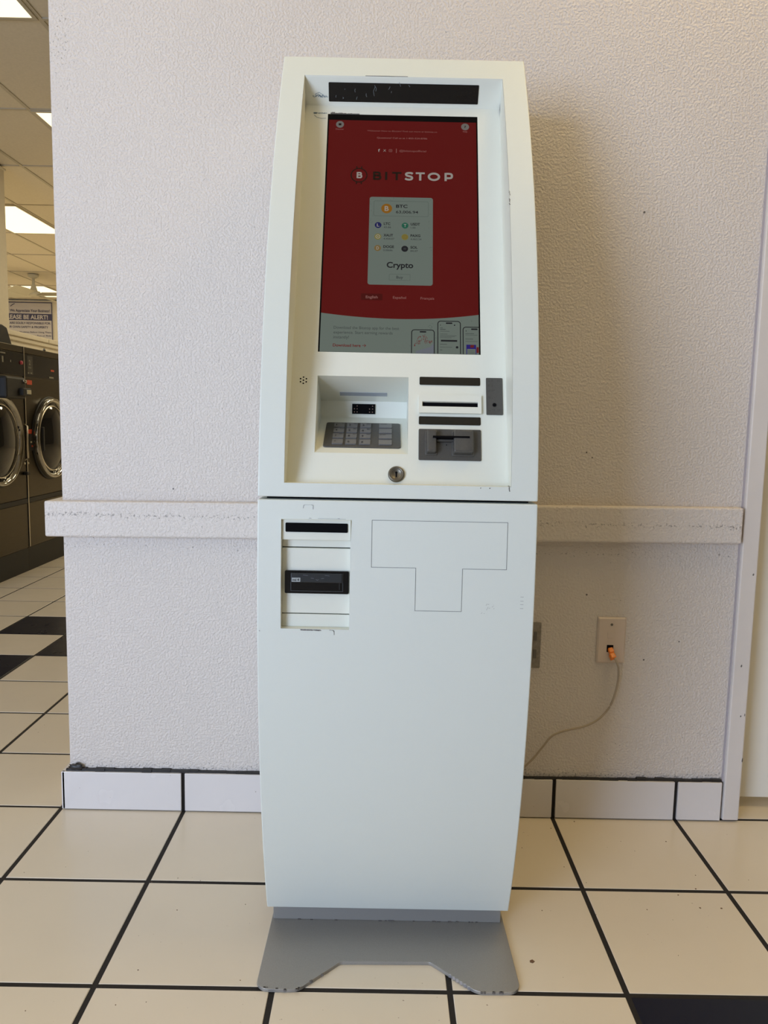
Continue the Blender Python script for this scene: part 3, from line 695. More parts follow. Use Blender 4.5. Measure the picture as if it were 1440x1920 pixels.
for u0, u1, v, wd in ((0.5738, 0.5788, 0.2795, 0.0010), (0.5738, 0.5835, 0.2768, 0.0012), (0.5738, 0.5905, 0.2732, 0.0007), (0.5735, 0.5870, 0.2678, 0.0007), (0.5735, 0.6030, 0.2650, 0.0006), (0.5735, 0.6000, 0.2628, 0.0006), (0.5735, 0.5940, 0.2606, 0.0006),
                      (0.5735, 0.5860, 0.2480, 0.0008), (0.5735, 0.5950, 0.2425, 0.0006), (0.5735, 0.5775, 0.2370, 0.0009), (0.6185, 0.6340, 0.2695, 0.0009), (0.6185, 0.6400, 0.2668, 0.0006), (0.6185, 0.6320, 0.2590, 0.0009), (0.6185, 0.6400, 0.2545, 0.0006),
                      (0.6225, 0.6350, 0.2365, 0.0006), (0.6225, 0.6350, 0.2340, 0.0006), (0.6225, 0.6350, 0.2315, 0.0006)):
    ribbon(bm, [(u0, v), (u1, v)], wd, FP, Z4)
finish('phone_text_lines', bm, S_SOFT, scr)
bm = bmesh.new(); poly_prism(bm, [(0.5752, 0.2532), (0.6040, 0.2532), (0.6040, 0.2565), (0.5752, 0.2565)], Z4, Z4+0.0001, FP)
for u, v, r in ((0.6037, 0.2425, 0.0023), (0.5995, 0.2852, 0.0013), (0.5745, 0.2850, 0.0008), (0.6198, 0.2745, 0.0009)): disc(bm, FP, u, v, r, Z4, Z4+0.0001, 12)
finish('phone_button', bm, S_DARK, scr, kind='stuff')
bm = bmesh.new(); ribbon(bm, [(0.6207, 0.2298), (0.6207, 0.2405), (0.6370, 0.2405), (0.6370, 0.2298)], 0.0014, FP, Z4); poly_prism(bm, [(0.6200, 0.2412), (0.6372, 0.2412), (0.6372, 0.2480), (0.6200, 0.2480)], Z4, Z4+0.0001, FP); finish('phone_picture', bm, S_VIO, scr)
bm = bmesh.new(); poly_prism(bm, [(0.6265, 0.2425), (0.6330, 0.2425), (0.6340, 0.2475), (0.6275, 0.2475)], Z4, Z4+0.0002, FP); poly_prism(bm, [(0.6380, 0.2325), (0.6420, 0.2325), (0.6420, 0.2435), (0.6380, 0.2435)], Z4, Z4+0.0002, FP); finish('phone_picture', bm, S_RTXT, scr)
bm = bmesh.new(); ribbon(bm, [(0.5520, 0.2810), (0.5560, 0.2845), (0.5600, 0.2805), (0.5575, 0.2780), (0.5545, 0.2800)], 0.0007, FP, Z4)
for u, v in ((0.5597, 0.2880), (0.5665, 0.2600), (0.6300, 0.2940), (0.6120, 0.2935), (0.5210, 0.2440)): disc(bm, FP, u, v, 0.0008, Z4, Z4+0.0001, 6)
finish('page_ornament', bm, S_LINE, scr, kind='stuff')

# header camera strip
FT = face_frame((yp(CR), CR), (HY, OZ1-0.003)); LT = math.hypot(HY-yp(CR), OZ1-0.003-CR)
if sgn(FT, CAMP) < 0: FT = FT @ Matrix.Scale(-1, 4, Vector((0, 0, 1)))
cs = plate('camera_strip', FT, 0.3603, 0.6452, LT*0.155, LT*0.835, 0.0015, -0.002, 0.0012, M['black'], ks, bevel=0.0004)
bm = bmesh.new()
for i in range(6):
    for j in range(4): disc(bm, FT, 0.606+0.0062*i, LT*0.30+0.0066*j, 0.0007, 0.001, 0.00135, 6)
finish('sensor_dots', bm, M['smoke'], cs, kind='stuff')
bm = bmesh.new(); rr_ = random.Random(11)
for u, v, l in ((0.374, .30, .004), (0.387, .26, .003), (0.391, .58, .002), (0.411, .50, .006), (0.413, .24, .005), (0.433, .34, .006), (0.447, .38, .016), (0.450, .55, .010), (0.474, .62, .005), (0.479, .50, .003), (0.497, .73, .007), (0.514, .72, .003)):
    ribbon(bm, [(u, LT*v), (u+rr_.uniform(-.002, .002), LT*v+l*.5), (u+rr_.uniform(-.003, .003), LT*v+l)], 0.0007, FT, 0.00135)
finish('scratch', bm, mat('scratch_grey', (0.13, 0.155, 0.165), 0.6), cs, kind='stuff')
# right-hand cluster
plate('label_strip', FP, 0.5380, 0.6434, 0.1700, 0.1848, 0.0020, -0.001, 0.0010, M['smoke'], ks)
plate('label_strip', FP, 0.5372, 0.6434, 0.0968, 0.1115, 0.0020, -0.001, 0.0010, M['smoke'], ks)
bm = bmesh.new(); bz0, bz1 = (0.5367, 0.1166), (0.6446, 0.1502); h0, h1 = (0.5432, 0.1288), (0.6388, 0.1374)
us = [bz0[0], h0[0], h1[0], bz1[0]]; vv = [bz0[1], h0[1], h1[1], bz1[1]]
for i in range(3):
    for j in range(3):
        if i == 1 and j == 1: continue
        bm.faces.new([bm.verts.new(FP @ Vector(p)) for p in ((us[i], vv[j], .0055), (us[i+1], vv[j], .0055), (us[i+1], vv[j+1], .0055), (us[i], vv[j+1], .0055))])
for (a, b), n0 in ((((us[0], vv[0]), (us[3], vv[3])), 0.0), (((us[1], vv[1]), (us[2], vv[2])), -0.010)):
    c4 = [a, (b[0], a[1]), b, (a[0], b[1])]
    for i in range(4):
        p, q_ = c4[i], c4[(i+1) % 4]; bm.faces.new([bm.verts.new(FP @ Vector(t)) for t in ((*p, .0055), (*q_, .0055), (*q_, n0), (*p, n0))])
bmesh.ops.remove_doubles(bm, verts=bm.verts, dist=1e-6)
bz = finish('printer_bezel', bm, M['white_in'], ks, bevel=0.0012)
boxo('slot', (h0[0]+0.0005, h1[0]-0.0005, h0[1]+0.0005, h1[1]-0.0005, 0.0006, 0.0012), M['void'], bz, fr=FP)
crd = plate('card_reader', FP, 0.5371, 0.6436, 0.0325, 0.0884, 0.0020, -0.001, 0.0022, M['dkgrey'], ks, bevel=0.0007)
def lobe(name, u0, u1, v0, v1, n1, rb, parent, m, top_in=0.0015):
    bm = bmesh.new(); a = rrect(u0, u1, v0, v1, 0.0035, 3); b = rrect(u0+top_in, u1-top_in, v0+top_in, v1-top_in, 0.0028, 3)
    lo = [bm.verts.new(FP @ Vector((u, v, 0.001))) for u, v in a]; hi = [bm.verts.new(FP @ Vector((u, v, n1))) for u, v in b]
    bm.faces.new(hi); bm.faces.new(lo)
    for i in range(len(a)): j = (i+1) % len(a); bm.faces.new((lo[i], lo[j], hi[j], hi[i]))
    return finish(name, bm, m, parent, bevel=rb, bseg=4, smooth=True)
lobe('reader_lobe', 0.5490, 0.5682, 0.0425, 0.0838, 0.0160, 0.0060, crd, M['dkgrey'])
lobe('reader_lobe', 0.5945, 0.6300, 0.0418, 0.0838, 0.0175, 0.0060, crd, M['dkgrey'])
for u0, u1, v0, v1 in ((0.5470, 0.5700, 0.0400, 0.0860), (0.5925, 0.6325, 0.0390, 0.0860)):
    lobe('lobe_skirt', u0, u1, v0, v1, 0.0045, 0.0012, crd, M['dkgrey'], 0.001)
lobe('slot_bridge', 0.5640, 0.5990, 0.0640, 0.0752, 0.0085, 0.0015, crd, M['dkgrey'], 0.0005)
bm = bmesh.new(); box(bm, 0.5605, 0.6225, 0.0674, 0.0706, 0.004, 0.0181, fr=FP); finish('card_slot', bm, M['void'], crd)
bm = bmesh.new(); disc(bm, FP, 0.5845, 0.0597, 0.0010, 0.001, 0.0026, 12); finish('indicator_hole', bm, M['void'], crd)
jp = plate('socket_plate', FP, 0.6535, 0.6822, 0.1165, 0.1850, 0.0015, -0.001, 0.0014, M['padgrey'], ks)
bm = bmesh.new(); disc(bm, FP, 0.6677, 0.1346, 0.0043, 0.001, 0.0018, 24); finish('socket_rim', bm, M['dkgrey'], jp)
bm = bmesh.new(); disc(bm, FP, 0.6675, 0.1346, 0.0033, 0.001, 0.0021, 20); finish('socket', bm, M['void'], jp)
bm = bmesh.new(); rr_ = random.Random(5)
for v in (0.1790, 0.1695, 0.1600, 0.1470, 0.1240):
    for u in (0.6575, 0.6597, 0.6640, 0.6672, 0.6735, 0.6765)[:rr_.choice((3, 4, 6))]:
        for dv in (0, 0.0022):
            if rr_.random() < 0.75: disc(bm, FP, u, v+dv, 0.00055, 0.001, 0.0019, 6)
finish('raised_dots', bm, M['dkgrey'], jp, kind='stuff')
# key lock
FK = frame(FP @ Vector((0.4999, 0.0062, 0.0)), FP.to_3x3() @ Vector((1, 0, 0)), FP.to_3x3() @ Vector((0, 1, 0)))
bm = bmesh.new(); lathe(bm, FK, [(0.0, 0.004), (0.0085, 0.004), (0.0092, 0.0048), (0.0098, 0.0036), (0.0104, 0.0050), (0.0128, 0.0046), (0.0138, 0.0030), (0.0138, 0.0)], 40)
lo_ = finish('key_lock', bm, M['nickel'], ks, smooth=True)
bm = bmesh.new(); disc(bm, FK, 0, 0.0022, 0.0019, 0.0038, 0.0046, 14); box(bm, -0.0010, 0.0010, -0.0055, 0.002, 0.0038, 0.0046, fr=FK); finish('keyhole', bm, M['void'], lo_)
# microphone holes
for i in range(7):
    a = math.radians(30+60*i); u, v = (0.3361, 0.1743) if i == 6 else (0.3361+0.0058*math.cos(a), 0.1743+0.0058*math.sin(a))
    bm = bmesh.new(); disc(bm, FP, u, v, 0.0014, -0.001, 0.0003, 12); finish('sound_hole', bm, M['void'], ks)

# lower door
SZ0, SZ1, SX0, SX1 = 0.6235, 0.8070, 0.3120, 0.4260
bm = bmesh.new(); shell(bm, 0.045, 0.8390, [(SX0, SX1, SZ0, SZ1)], 28)
finish('lower_door', bm, M['white'], ks, bevel=0.0022, bseg=3)
boxo('seam_frame', (X0+0.012, X1-0.012, -0.545, YB-0.005, 0.8385, 0.8440), M['void'], ks)
FD = frame((0, 0, 0), (1, 0, 0), (0, 0, 1))    # n = -y
yb_ = -0.5735; dp = 0.020
bm = bmesh.new()
def bx(u0, u1, v0, v1, n0, n1): box(bm, u0, u1, v0, v1, -yb_+n0, -yb_+n1, fr=FD)
for a in ((SX0, SX1, SZ1, SZ1+0.0002), (SX0, SX1, SZ0-0.0002, SZ0), (SX0-0.0002, SX0, SZ0, SZ1), (SX1, SX1+0.0002, SZ0, SZ1)):
    bx(*a, -dp-0.004, -0.0008)
rec = finish('note_recess', bm, M['white_in'], ks)
def rp(name, u0, u1, v0, v1, n0, n1, m, bevel=0.0008): return boxo(name, (u0, u1, v0, v1, -yb_+n0, -yb_+n1), m, rec, fr=FD, bevel=bevel)
rp('recess_panel', SX0, SX1, 0.7725, SZ1, -dp-0.002, -0.0060, M['white_in'])
rp('recess_panel', SX0, SX1, 0.7590, 0.7722, -dp-0.004, -dp+0.002, M['white_in'])
rp('recess_panel', SX0, SX1, 0.6468, 0.7575, -dp-0.004, -0.0150, M['white_in'])
rp('recess_panel', SX0, SX1, SZ0, 0.6452, -dp-0.004, -0.0150, M['white_in'])
rp('recess_back', SX0, SX1, SZ0, SZ1, -dp-0.006, -dp-0.0045, M['void'], 0)
def pl(name, u0, u1, v0, v1, r, n0, n1, m, par): return plate(name, FD, u0, u1, v0, v1, r, -yb_+n0, -yb_+n1, m, par)
pl('display_strip', 0.3186, 0.4212, 0.7858, 0.8010, 0.0016, -0.0070, -0.0045, M['void'], rec)
na = pl('note_acceptor', 0.3172, 0.4240, 0.6815, 0.7200, 0.0022, -0.0160, -0.0100, M['black'], rec)
# mouth of the note acceptor
bm = bmesh.new(); bx(0.3275, 0.4135, 0.7005, 0.7165, -0.011, -0.0065); finish('acceptor_hood', bm, mat('acceptor_plastic', (0.018, 0.022, 0.026), 0.3), rec, bevel=0.0015)
bm = bmesh.new()
for u0, u1, v0, v1 in ((0.3270, 0.3280, 0.6865, 0.7005), (0.4135, 0.4145, 0.6865, 0.7165), (0.3270, 0.4145, 0.6855, 0.6863), (0.4080, 0.4086, 0.6885, 0.7000)): bx(u0, u1, v0, v1, -0.0105, -0.0090)
finish('acceptor_rim', bm, mat('rim_grey', (0.05, 0.055, 0.06), 0.35), rec)
bm = bmesh.new()
for u, v in ((0.352, 0.7135), (0.388, 0.7135)): ribbon(bm, [(u-0.004, v), (u+0.004, v-0.001)], 0.0008, FD, -yb_-0.0063)
ribbon(bm, [(0.361, 0.7085), (0.366, 0.7080)], 0.0008, FD, -yb_-0.0063); ribbon(bm, [(0.378, 0.7080), (0.383, 0.7085)], 0.0008, FD, -yb_-0.0063)
ribbon(bm, [(0.3695, 0.7065), (0.3718, 0.7048), (0.3741, 0.7065)], 0.0008, FD, -yb_-0.0063)
finish('direction_arrows', bm, mat('arrow_grey', (0.10, 0.11, 0.13), 0.4), rec)
pl('sticker', 0.3293, 0.3435, 0.7018, 0.7088, 0.0004, -0.0068, -0.0062, mat('grey_sticker', (0.34, 0.37, 0.37), 0.5), rec)
texto('sticker_text', 'mi', FD, 0.3306, 0.7033, 0.0062, 0.0040, -yb_-0.0060, M['ink'], rec, 0.03)
texto('sticker_text', '4', FD, 0.3385, 0.7033, 0.0030, 0.0045, -yb_-0.0060, M['ink'], rec, 0.03)
# T-shaped access plate outline on the door (follows the curve)
def nf(u, v): return -yf(v)+0.00035
T = [(0.4612, 0.8080), (0.6842, 0.8080), (0.6842, 0.7302), (0.6118, 0.7302), (0.6118, 0.6583), (0.5347, 0.6583), (0.5347, 0.7302), (0.4612, 0.7302)]
dense = []
for i in range(8):
    a, b = T[i], T[(i+1) % 8]; k = 6
    dense.append(a)
    for j in range(1, k): dense.append((a[0]+(b[0]-a[0])*j/k, a[1]+(b[1]-a[1])*j/k))
bm = bmesh.new(); ribbon(bm, dense, 0.0006, FD, nf, True); finish('access_plate_seam', bm, M['softink'], ks)
# wear on the housing
bm = bmesh.new(); rr_ = random.Random(2)
def scr_line(pts, wd): ribbon(bm, pts, wd, FD, nf)
scr_line([(0.3476, 0.8255), (0.3484, 0.8300), (0.3500, 0.8312)], 0.0009); scr_line([(0.3610, 0.8312), (0.3640, 0.8305), (0.3640, 0.8240)], 0.0010); scr_line([(0.3500, 0.8312), (0.3610, 0.8312)], 0.0004)
for z in (0.6850, 0.6780, 0.6722, 0.6655): scr_line([(0.7092, z), (0.7145, z)], 0.0007)
for i in range(9): u = 0.644+0.022*rr_.random(); z = 0.655+0.016*rr_.random(); scr_line([(u, z), (u+0.004*rr_.random(), z+0.006*rr_.random())], 0.0005)
scr_line([(0.3575, 0.8085), (0.3590, 0.8098), (0.3615, 0.8088)], 0.0008); scr_line([(0.372, 0.8090), (0.4180, 0.8086)], 0.0005); scr_line([(0.4045, 0.8092), (0.4080, 0.8094)], 0.0010)
scr_line([(0.2760, 0.6195), (0.2775, 0.6185)], 0.0015)
finish('scuff', bm, M['scuff'], ks, kind='stuff')
bm = bmesh.new()
for i in range(30): u = 0.345+0.034*i/30; scr_line([(u, 0.6222+0.0006*rr_.random()), (u+0.0015, 0.6205+0.001*rr_.random())], 0.0007+0.0010*rr_.random())
scr_line([(0.3930, 0.6222), (0.3985, 0.6218)], 0.0006); scr_line([(0.3985, 0.6218), (0.4003, 0.6212), (0.4012, 0.6190)], 0.0013); scr_line([(0.4008, 0.6196), (0.4014, 0.6160), (0.4011, 0.6140)], 0.0008)
scr_line([(0.6380, 0.8645), (0.6384, 0.8632)], 0.0016); scr_line([(0.6530, 0.8645), (0.6536, 0.8630)], 0.0020); scr_line([(0.6850, 0.8665), (0.6852, 0.8620), (0.6860, 0.8590)], 0.0014)
for a in ((0.43, 0.51), (0.455, 0.485)): scr_line([(a[0], 1.6152), (a[1], 1.6152)], 0.0010)
for i in range(10): z = 1.345+0.030*rr_.random(); scr_line([(0.6872+0.0022*rr_.random(), z), (0.6885+0.0018*rr_.random(), z-0.003)], 0.0007)
finish('paint_wear', bm, M['chipdark'], ks, kind='stuff')
bm = bmesh.new()
def squig(u0, u1, v, amp, fr, n, k=26, wd=0.0007, sd=1):
    r_ = random.Random(sd); ribbon(bm, [(u0+(u1-u0)*i/k+r_.uniform(-.0012, .0012), v+amp*math.sin(i*1.9)*r_.uniform(.3, 1)) for i in range(k+1)], wd, fr, n)
squig(0.330, 0.3585, LT*0.33, 0.0026, FT, 0.0004, sd=4); squig(0.334, 0.350, LT*0.36, 0.0035, FT, 0.0004, 12, sd=5)
ribbon(bm, [(0.336, LT*0.42), (0.342, LT*0.47), (0.350, LT*0.38)], 0.0006, FT, 0.0004)
squig(0.331, 0.357, 0.7262, 0.0015, FP, 0.0004, sd=6); ribbon(bm, [(0.333, 0.7215), (0.338, 0.7165), (0.347, 0.7140), (0.356, 0.7148)], 0.0007, FP, 0.0004)
poly_prism(bm, rrect(0.3315, 0.338, 0.7248, 0.7275, 0.001, 2), 0.0001, 0.0004, FP)
finish('pen_scribble', bm, M['marker'], ks, kind='stuff')
bm = bmesh.new()
for i in range(26): u = 0.364+0.055*i/26; box(bm, u, u+0.0024, 0.7252, 0.7262+0.0028*rr_.random()*(1-i/30), -0.001, 0.0005, fr=FP)
finish('adhesive_residue', bm, M['chipdark'], ks, kind='stuff')

# foot: plinth box and notched floor plate
boxo('plinth', (0.2815, 0.7222, -0.4300, -0.10, 0.0062, 0.062), M['silver'], ks, bevel=0.001)
def fillet(pts, rs, seg=7):
    out = []; n = len(pts)
    for i in range(n):
        p = Vector(pts[i]); a = Vector(pts[i-1]); b = Vector(pts[(i+1) % n]); r = rs[i]
        if r <= 0: out.append((p.x, p.y)); continue
        d1 = (a-p).normalized(); d2 = (b-p).normalized(); ang = d1.angle(d2); t = r/math.tan(ang/2)
        A1 = p+d1*t; c = p+(d1+d2).normalized()*(r/math.sin(ang/2)); v1 = A1-c; v2 = (p+d2*t)-c
        s_ = v1.angle(v2); cr = 1 if v1.x*v2.y-v1.y*v2.x > 0 else -1
        for k in range(seg+1):
            a_ = cr*s_*k/seg; out.append((c.x+v1.x*math.cos(a_)-v1.y*math.sin(a_), c.y+v1.x*math.sin(a_)+v1.y*math.cos(a_)))
    return out
foot = fillet([(0.2810, -0.10), (0.2770, -0.618), (0.3490, -0.618), (0.4180, -0.5475), (0.5790, -0.5445), (0.6560, -0.6170), (0.7310, -0.6150), (0.7240, -0.10)],
              [0, 0.022, 0.035, 0.012, 0.012, 0.035, 0.022, 0])
bm = bmesh.new(); poly_prism(bm, foot, 0.0, 0.0062, Matrix.Identity(4)); finish('foot_plate', bm, M['silver'], ks, bevel=0.0008)
bm = bmesh.new(); rr_ = random.Random(9)
for i in range(14):
    u = rr_.uniform(0.285, 0.718); box(bm, u, u+rr_.uniform(0.003, 0.012), -0.4318, -0.4299, 0.0055, 0.0062+rr_.uniform(0.0005, 0.002))
for (a, b) in (((0.285, -0.6135), (0.330, -0.6190)), ((0.345, -0.6175), (0.39, -0.577)), ((0.655, -0.6165), (0.720, -0.6155))):
    for i in range(7):
        t = rr_.random(); box(bm, a[0]+(b[0]-a[0])*t, a[0]+(b[0]-a[0])*t+0.004, a[1]+(b[1]-a[1])*t-0.0008, a[1]+(b[1]-a[1])*t+0.0012, 0.003, 0.0066)
finish('foot_wear', bm, M['chipdark'], ks, kind='stuff')
bm = bmesh.new()
for i in range(6): u = 0.640-0.006*i; box(bm, u, u+0.004, -0.606+0.0057*i, -0.6035+0.0057*i, 0.002, 0.0068)
finish('bare_edge', bm, M['chip'], ks, kind='stuff')

# ================================================================ wall plates and cable
dp_ = thing('wall_jack', 'ivory data outlet plate on the wall right of the kiosk with an orange plug', 'outlet', (1.038, 0.0, 0.453))
F0 = frame((0, 0, 0), (1, 0.0, 0), (0, 0, 1))
bm = bmesh.new(); lo = rrect(1.0030, 1.0715, 0.3965, 0.5100, 0.0025, 3); hi = rrect(1.0068, 1.0677, 0.4003, 0.5062, 0.0022, 3)
vl_ = [bm.verts.new(F0 @ Vector((u, v, 0.0))) for u, v in lo]; vm = [bm.verts.new(F0 @ Vector((u, v, 0.003))) for u, v in lo]; vh = [bm.verts.new(F0 @ Vector((u, v, 0.0062))) for u, v in hi]
bm.faces.new(vl_); bm.faces.new(vh)
for A_, B_ in ((vl_, vm), (vm, vh)):
    for i in range(len(A_)): j = (i+1) % len(A_); bm.faces.new((A_[i], A_[j], B_[j], B_[i]))
finish('face_plate', bm, M['ivory'], dp_)
for u, v in ((1.0362, 0.4925), (1.0372, 0.4135)):
    bm = bmesh.new(); disc(bm, F0, u, v, 0.0030, 0.005, 0.0070, 14); finish('screw', bm, M['chipdark'], dp_)
plate('blank_insert', F0, 1.0275, 1.0440, 0.4585, 0.4745, 0.0008, 0.005, 0.0070, M['ivory'], dp_, bevel=0.0004)
boxo('port', (1.0270, 1.0425, 0.4245, 0.4420, 0.0055, 0.0068), M['void'], dp_, fr=F0)
cb = thing('network_cable', 'grey network cable with orange plug drooping from the wall jack behind the kiosk', 'cable', (1.036, -0.01, 0.434))
bm = bmesh.new(); box(bm, -0.0058, 0.0058, -0.004, 0.004, -0.002, 0.014); box(bm, -0.0075, 0.0045, -0.0075, 0.004, 0.014, 0.030)
Mx = frame((1.0350, -0.005, 0.4325), (1, 0, 0.15), (0.1, 0, 1)) @ Matrix.Rotation(math.radians(38), 4, 'X') @ Matrix.Rotation(math.radians(14), 4, 'Y')
bmesh.ops.transform(bm, matrix=Mx, verts=bm.verts); finish('plug', bm, M['orange'], cb, bevel=0.0018)
cpts = [(1.0395, -0.024, 0.4215), (1.0460, -0.030, 0.4060), (1.0508, -0.030, 0.3900), (1.0535, -0.022, 0.3580), (1.0476, -0.02, 0.3196), (1.0339, -0.02, 0.2859), (1.0095, -0.02, 0.2585),
        (0.9779, -0.02, 0.2417), (0.9331, -0.02, 0.2301), (0.9012, -0.02, 0.2159), (0.8804, -0.02, 0.1884), (0.8582, -0.02, 0.1581), (0.8395, -0.02, 0.1386), (0.80, -0.022, 0.100), (0.74, -0.025, 0.055), (0.66, -0.03, 0.020), (0.60, -0.04, 0.006)]
bm = bmesh.new(); tube(bm, smooth_pts(cpts, 6), 0.0026, 10); finish('cord', bm, M['cable'], cb, smooth=True)
gp = thing('metal_outlet', 'grey metal power outlet plate half hidden behind the kiosk, right side', 'outlet', (0.832, 0.0, 0.437))
plate('face_plate', F0, 0.797, 0.8675, 0.3805, 0.4935, 0.002, 0.0, 0.004, M['galv'], gp, bevel=0.0012)
for v in (0.415, 0.459):
    for u in (0.8235, 0.8495): boxo('socket', (u, u+0.008, v-0.010, v+0.012, 0.0035, 0.0056), M['chipdark'], gp, fr=F0, bevel=0.002)

# ================================================================ laundry machines
def FX(y, z, x=-1.70): return frame((x, y, z), (0, 1, 0), (0, 0, 1))      # n = +x
def washer(y0, y1, label):
    yc = (y0+y1)/2; t = thing('washing_machine', label, 'washer', (-2.1, yc, 0.0))
    b = -1.70
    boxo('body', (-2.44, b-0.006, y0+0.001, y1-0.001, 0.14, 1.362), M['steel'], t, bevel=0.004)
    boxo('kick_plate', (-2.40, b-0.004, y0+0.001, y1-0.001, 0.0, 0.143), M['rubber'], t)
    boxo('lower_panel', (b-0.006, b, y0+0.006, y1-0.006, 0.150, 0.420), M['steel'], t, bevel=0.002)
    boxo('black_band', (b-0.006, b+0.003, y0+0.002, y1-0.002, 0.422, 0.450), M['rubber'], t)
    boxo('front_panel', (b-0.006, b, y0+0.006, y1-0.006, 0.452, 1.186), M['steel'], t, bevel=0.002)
    cp = boxo('control_panel', (b-0.006, b+0.004, y0+0.006, y1-0.006, 1.190, 1.325), M['black'], t, bevel=0.002)
    boxo('top_trim', (b-0.006, b+0.003, y0+0.004, y1-0.004, 1.329, 1.366), M['steel'], t, bevel=0.003)
    boxo('edge_strip', (b-0.002, b+0.005, y0+0.0005, y0+0.009, 0.150, 1.366), M['steel_edge'], t)
    F = FX(yc, 0.81)
    bm = bmesh.new(); lathe(bm, F, [(0.268, 0.0), (0.268, 0.006), (0.262, 0.008), (0.250, 0.008)], 72); finish('door_gasket', bm, M['rubber'], t, smooth=True)
    bm = bmesh.new(); lathe(bm, F, [(0.258, 0.006), (0.258, 0.028), (0.253, 0.037), (0.241, 0.039), (0.231, 0.028), (0.224, 0.006)], 96)
    dr = finish('door_ring', bm, M['chrome'], t, smooth=True)
    bm = bmesh.new(); lathe(bm, F, [(0.226, 0.008), (0.19, 0.026), (0.11, 0.044), (0.0, 0.050)], 64); finish('porthole', bm, M['porthole'], dr, smooth=True)
    bm = bmesh.new(); lathe(bm, F, [(0.212, 0.020), (0.208, 0.025), (0.204, 0.023)], 64); finish('glass_rim', bm, M['steel_edge'], dr, smooth=True)
    bm = bmesh.new(); box(bm, -0.010, 0.010, -0.075, 0.075, 0.048, 0.060); bmesh.ops.transform(bm, matrix=F @ Matrix.Translation((-0.225, 0, 0)), verts=bm.verts); finish('door_latch', bm, M['rubber'], dr, bevel=0.004)
    return t, cp
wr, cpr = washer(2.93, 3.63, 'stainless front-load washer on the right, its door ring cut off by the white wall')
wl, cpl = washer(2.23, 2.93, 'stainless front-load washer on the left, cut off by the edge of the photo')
def stick(name, y0, y1, z0, z1, m, par, n=0.0045, x=-1.70): return boxo(name, (y0, y1, z0, z1, n-0.001, n), m, par, fr=frame((x, 0, 0), (0, 1, 0), (0, 0, 1)))
F1 = frame((-1.70, 0, 0), (0, 1, 0), (0, 0, 1))
stick('sticker', 2.972, 3.040, 1.1430, 1.1700, M['red_sticker'], wr, 0.001); stick('sticker', 2.966, 3.058, 0.8440, 0.8700, M['red_sticker'], wr, 0.001)
sp_ = stick('selector_plate', 2.970, 3.058, 0.7400, 0.8400, M['rubber'], wr, 0.004)
stick('sticker', 2.985, 3.005, 0.787, 0.797, M['pale_sticker'], wr, 0.005); stick('sticker', 3.028, 3.034, 0.780, 0.808, M['pale_sticker'], wr, 0.005); stick('sticker', 3.000, 3.035, 0.762, 0.772, M['red_sticker'], wr, 0.005)
stick('price_label', 2.975, 3.050, 1.205, 1.315, mat('panel_label', (0.03, 0.028, 0.022), 0.4), wr, 0.005)
texto('panel_text', '2', F1, 2.995, 1.262, 0.022, 0.030, 0.0062, mat('panel_print', (0.26, 0.25, 0.20), 0.5), wr, 0.03)
texto('panel_text', 'WASH', F1, 2.985, 1.240, 0.040, 0.012, 0.0062, D.materials['panel_print'], wr, 0.02)
stick('panel_mark', 2.978, 2.995, 1.209, 1.216, D.materials['panel_print'], wr, 0.006); stick('panel_mark', 3.015, 3.035, 1.209, 1.217, D.materials['panel_print'], wr, 0.006)
stick('panel_mark', 3.28, 3.35, 1.196, 1.206, D.materials['panel_print'], wr, 0.006); stick('panel_mark', 3.31, 3.36, 1.240, 1.252, M['red_sticker'], wr, 0.006)
bm = bmesh.new(); lathe(bm, FX(2.893, 1.268), [(0.0, 0.012), (0.011, 0.012), (0.012, 0.004)], 20); finish('start_button', bm, mat('red_button', (0.55, 0.04, 0.08), 0.3), wl, smooth=True)
stick('panel_mark', 2.655, 2.675, 1.255, 1.29, D.materials['panel_print'], wl, 0.006); stick('panel_mark', 2.755, 2.765, 1.262, 1.274, D.materials['panel_print'], wl, 0.006); stick('panel_mark', 2.64, 2.70, 1.305, 1.312, D.materials['panel_print'], wl, 0.006)
bx_ = boxo('coin_box', (-1.70, -1.60, 2.500, 2.740, 1.050, 1.172), M['rubber'], wl, bevel=0.012)
boxo('coin_slide', (-1.66, -1.575, 2.650, 2.752, 1.068, 1.112), M['rubber'], wl, bevel=0.006)
boxo('coin_label', (-1.576, -1.571, 2.690, 2.742, 1.078, 1.102), M['pale_sticker'], wl, bevel=0.001)
bm = bmesh.new(); lathe(bm, FX(2.712, 1.150, -1.60), [(0.0, 0.014), (0.009, 0.014), (0.011, 0.0)], 16); finish('coin_lock', bm, M['chrome'], wl, smooth=True)
bm = bmesh.new(); tube(bm, [(-1.685, 2.885, 0.90), (-1.668, 2.885, 0.89), (-1.668, 2.885, 0.70), (-1.685, 2.885, 0.69)], 0.006, 8); finish('pull_bar', bm, M['steel_edge'], wl, smooth=True)
for y in (2.905, 2.952): 
    bm = bmesh.new(); lathe(bm, FX(y, 0.665), [(0.0, 0.006), (0.005, 0.005), (0.007, 0.0)], 12); finish('bolt', bm, M['steel_edge'], wl if y < 2.93 else wr, smooth=True)
boxo('hinge_block', (-1.70, -1.675, 2.885, 2.924, 0.595, 0.615), M['rubber'], wl, bevel=0.004)
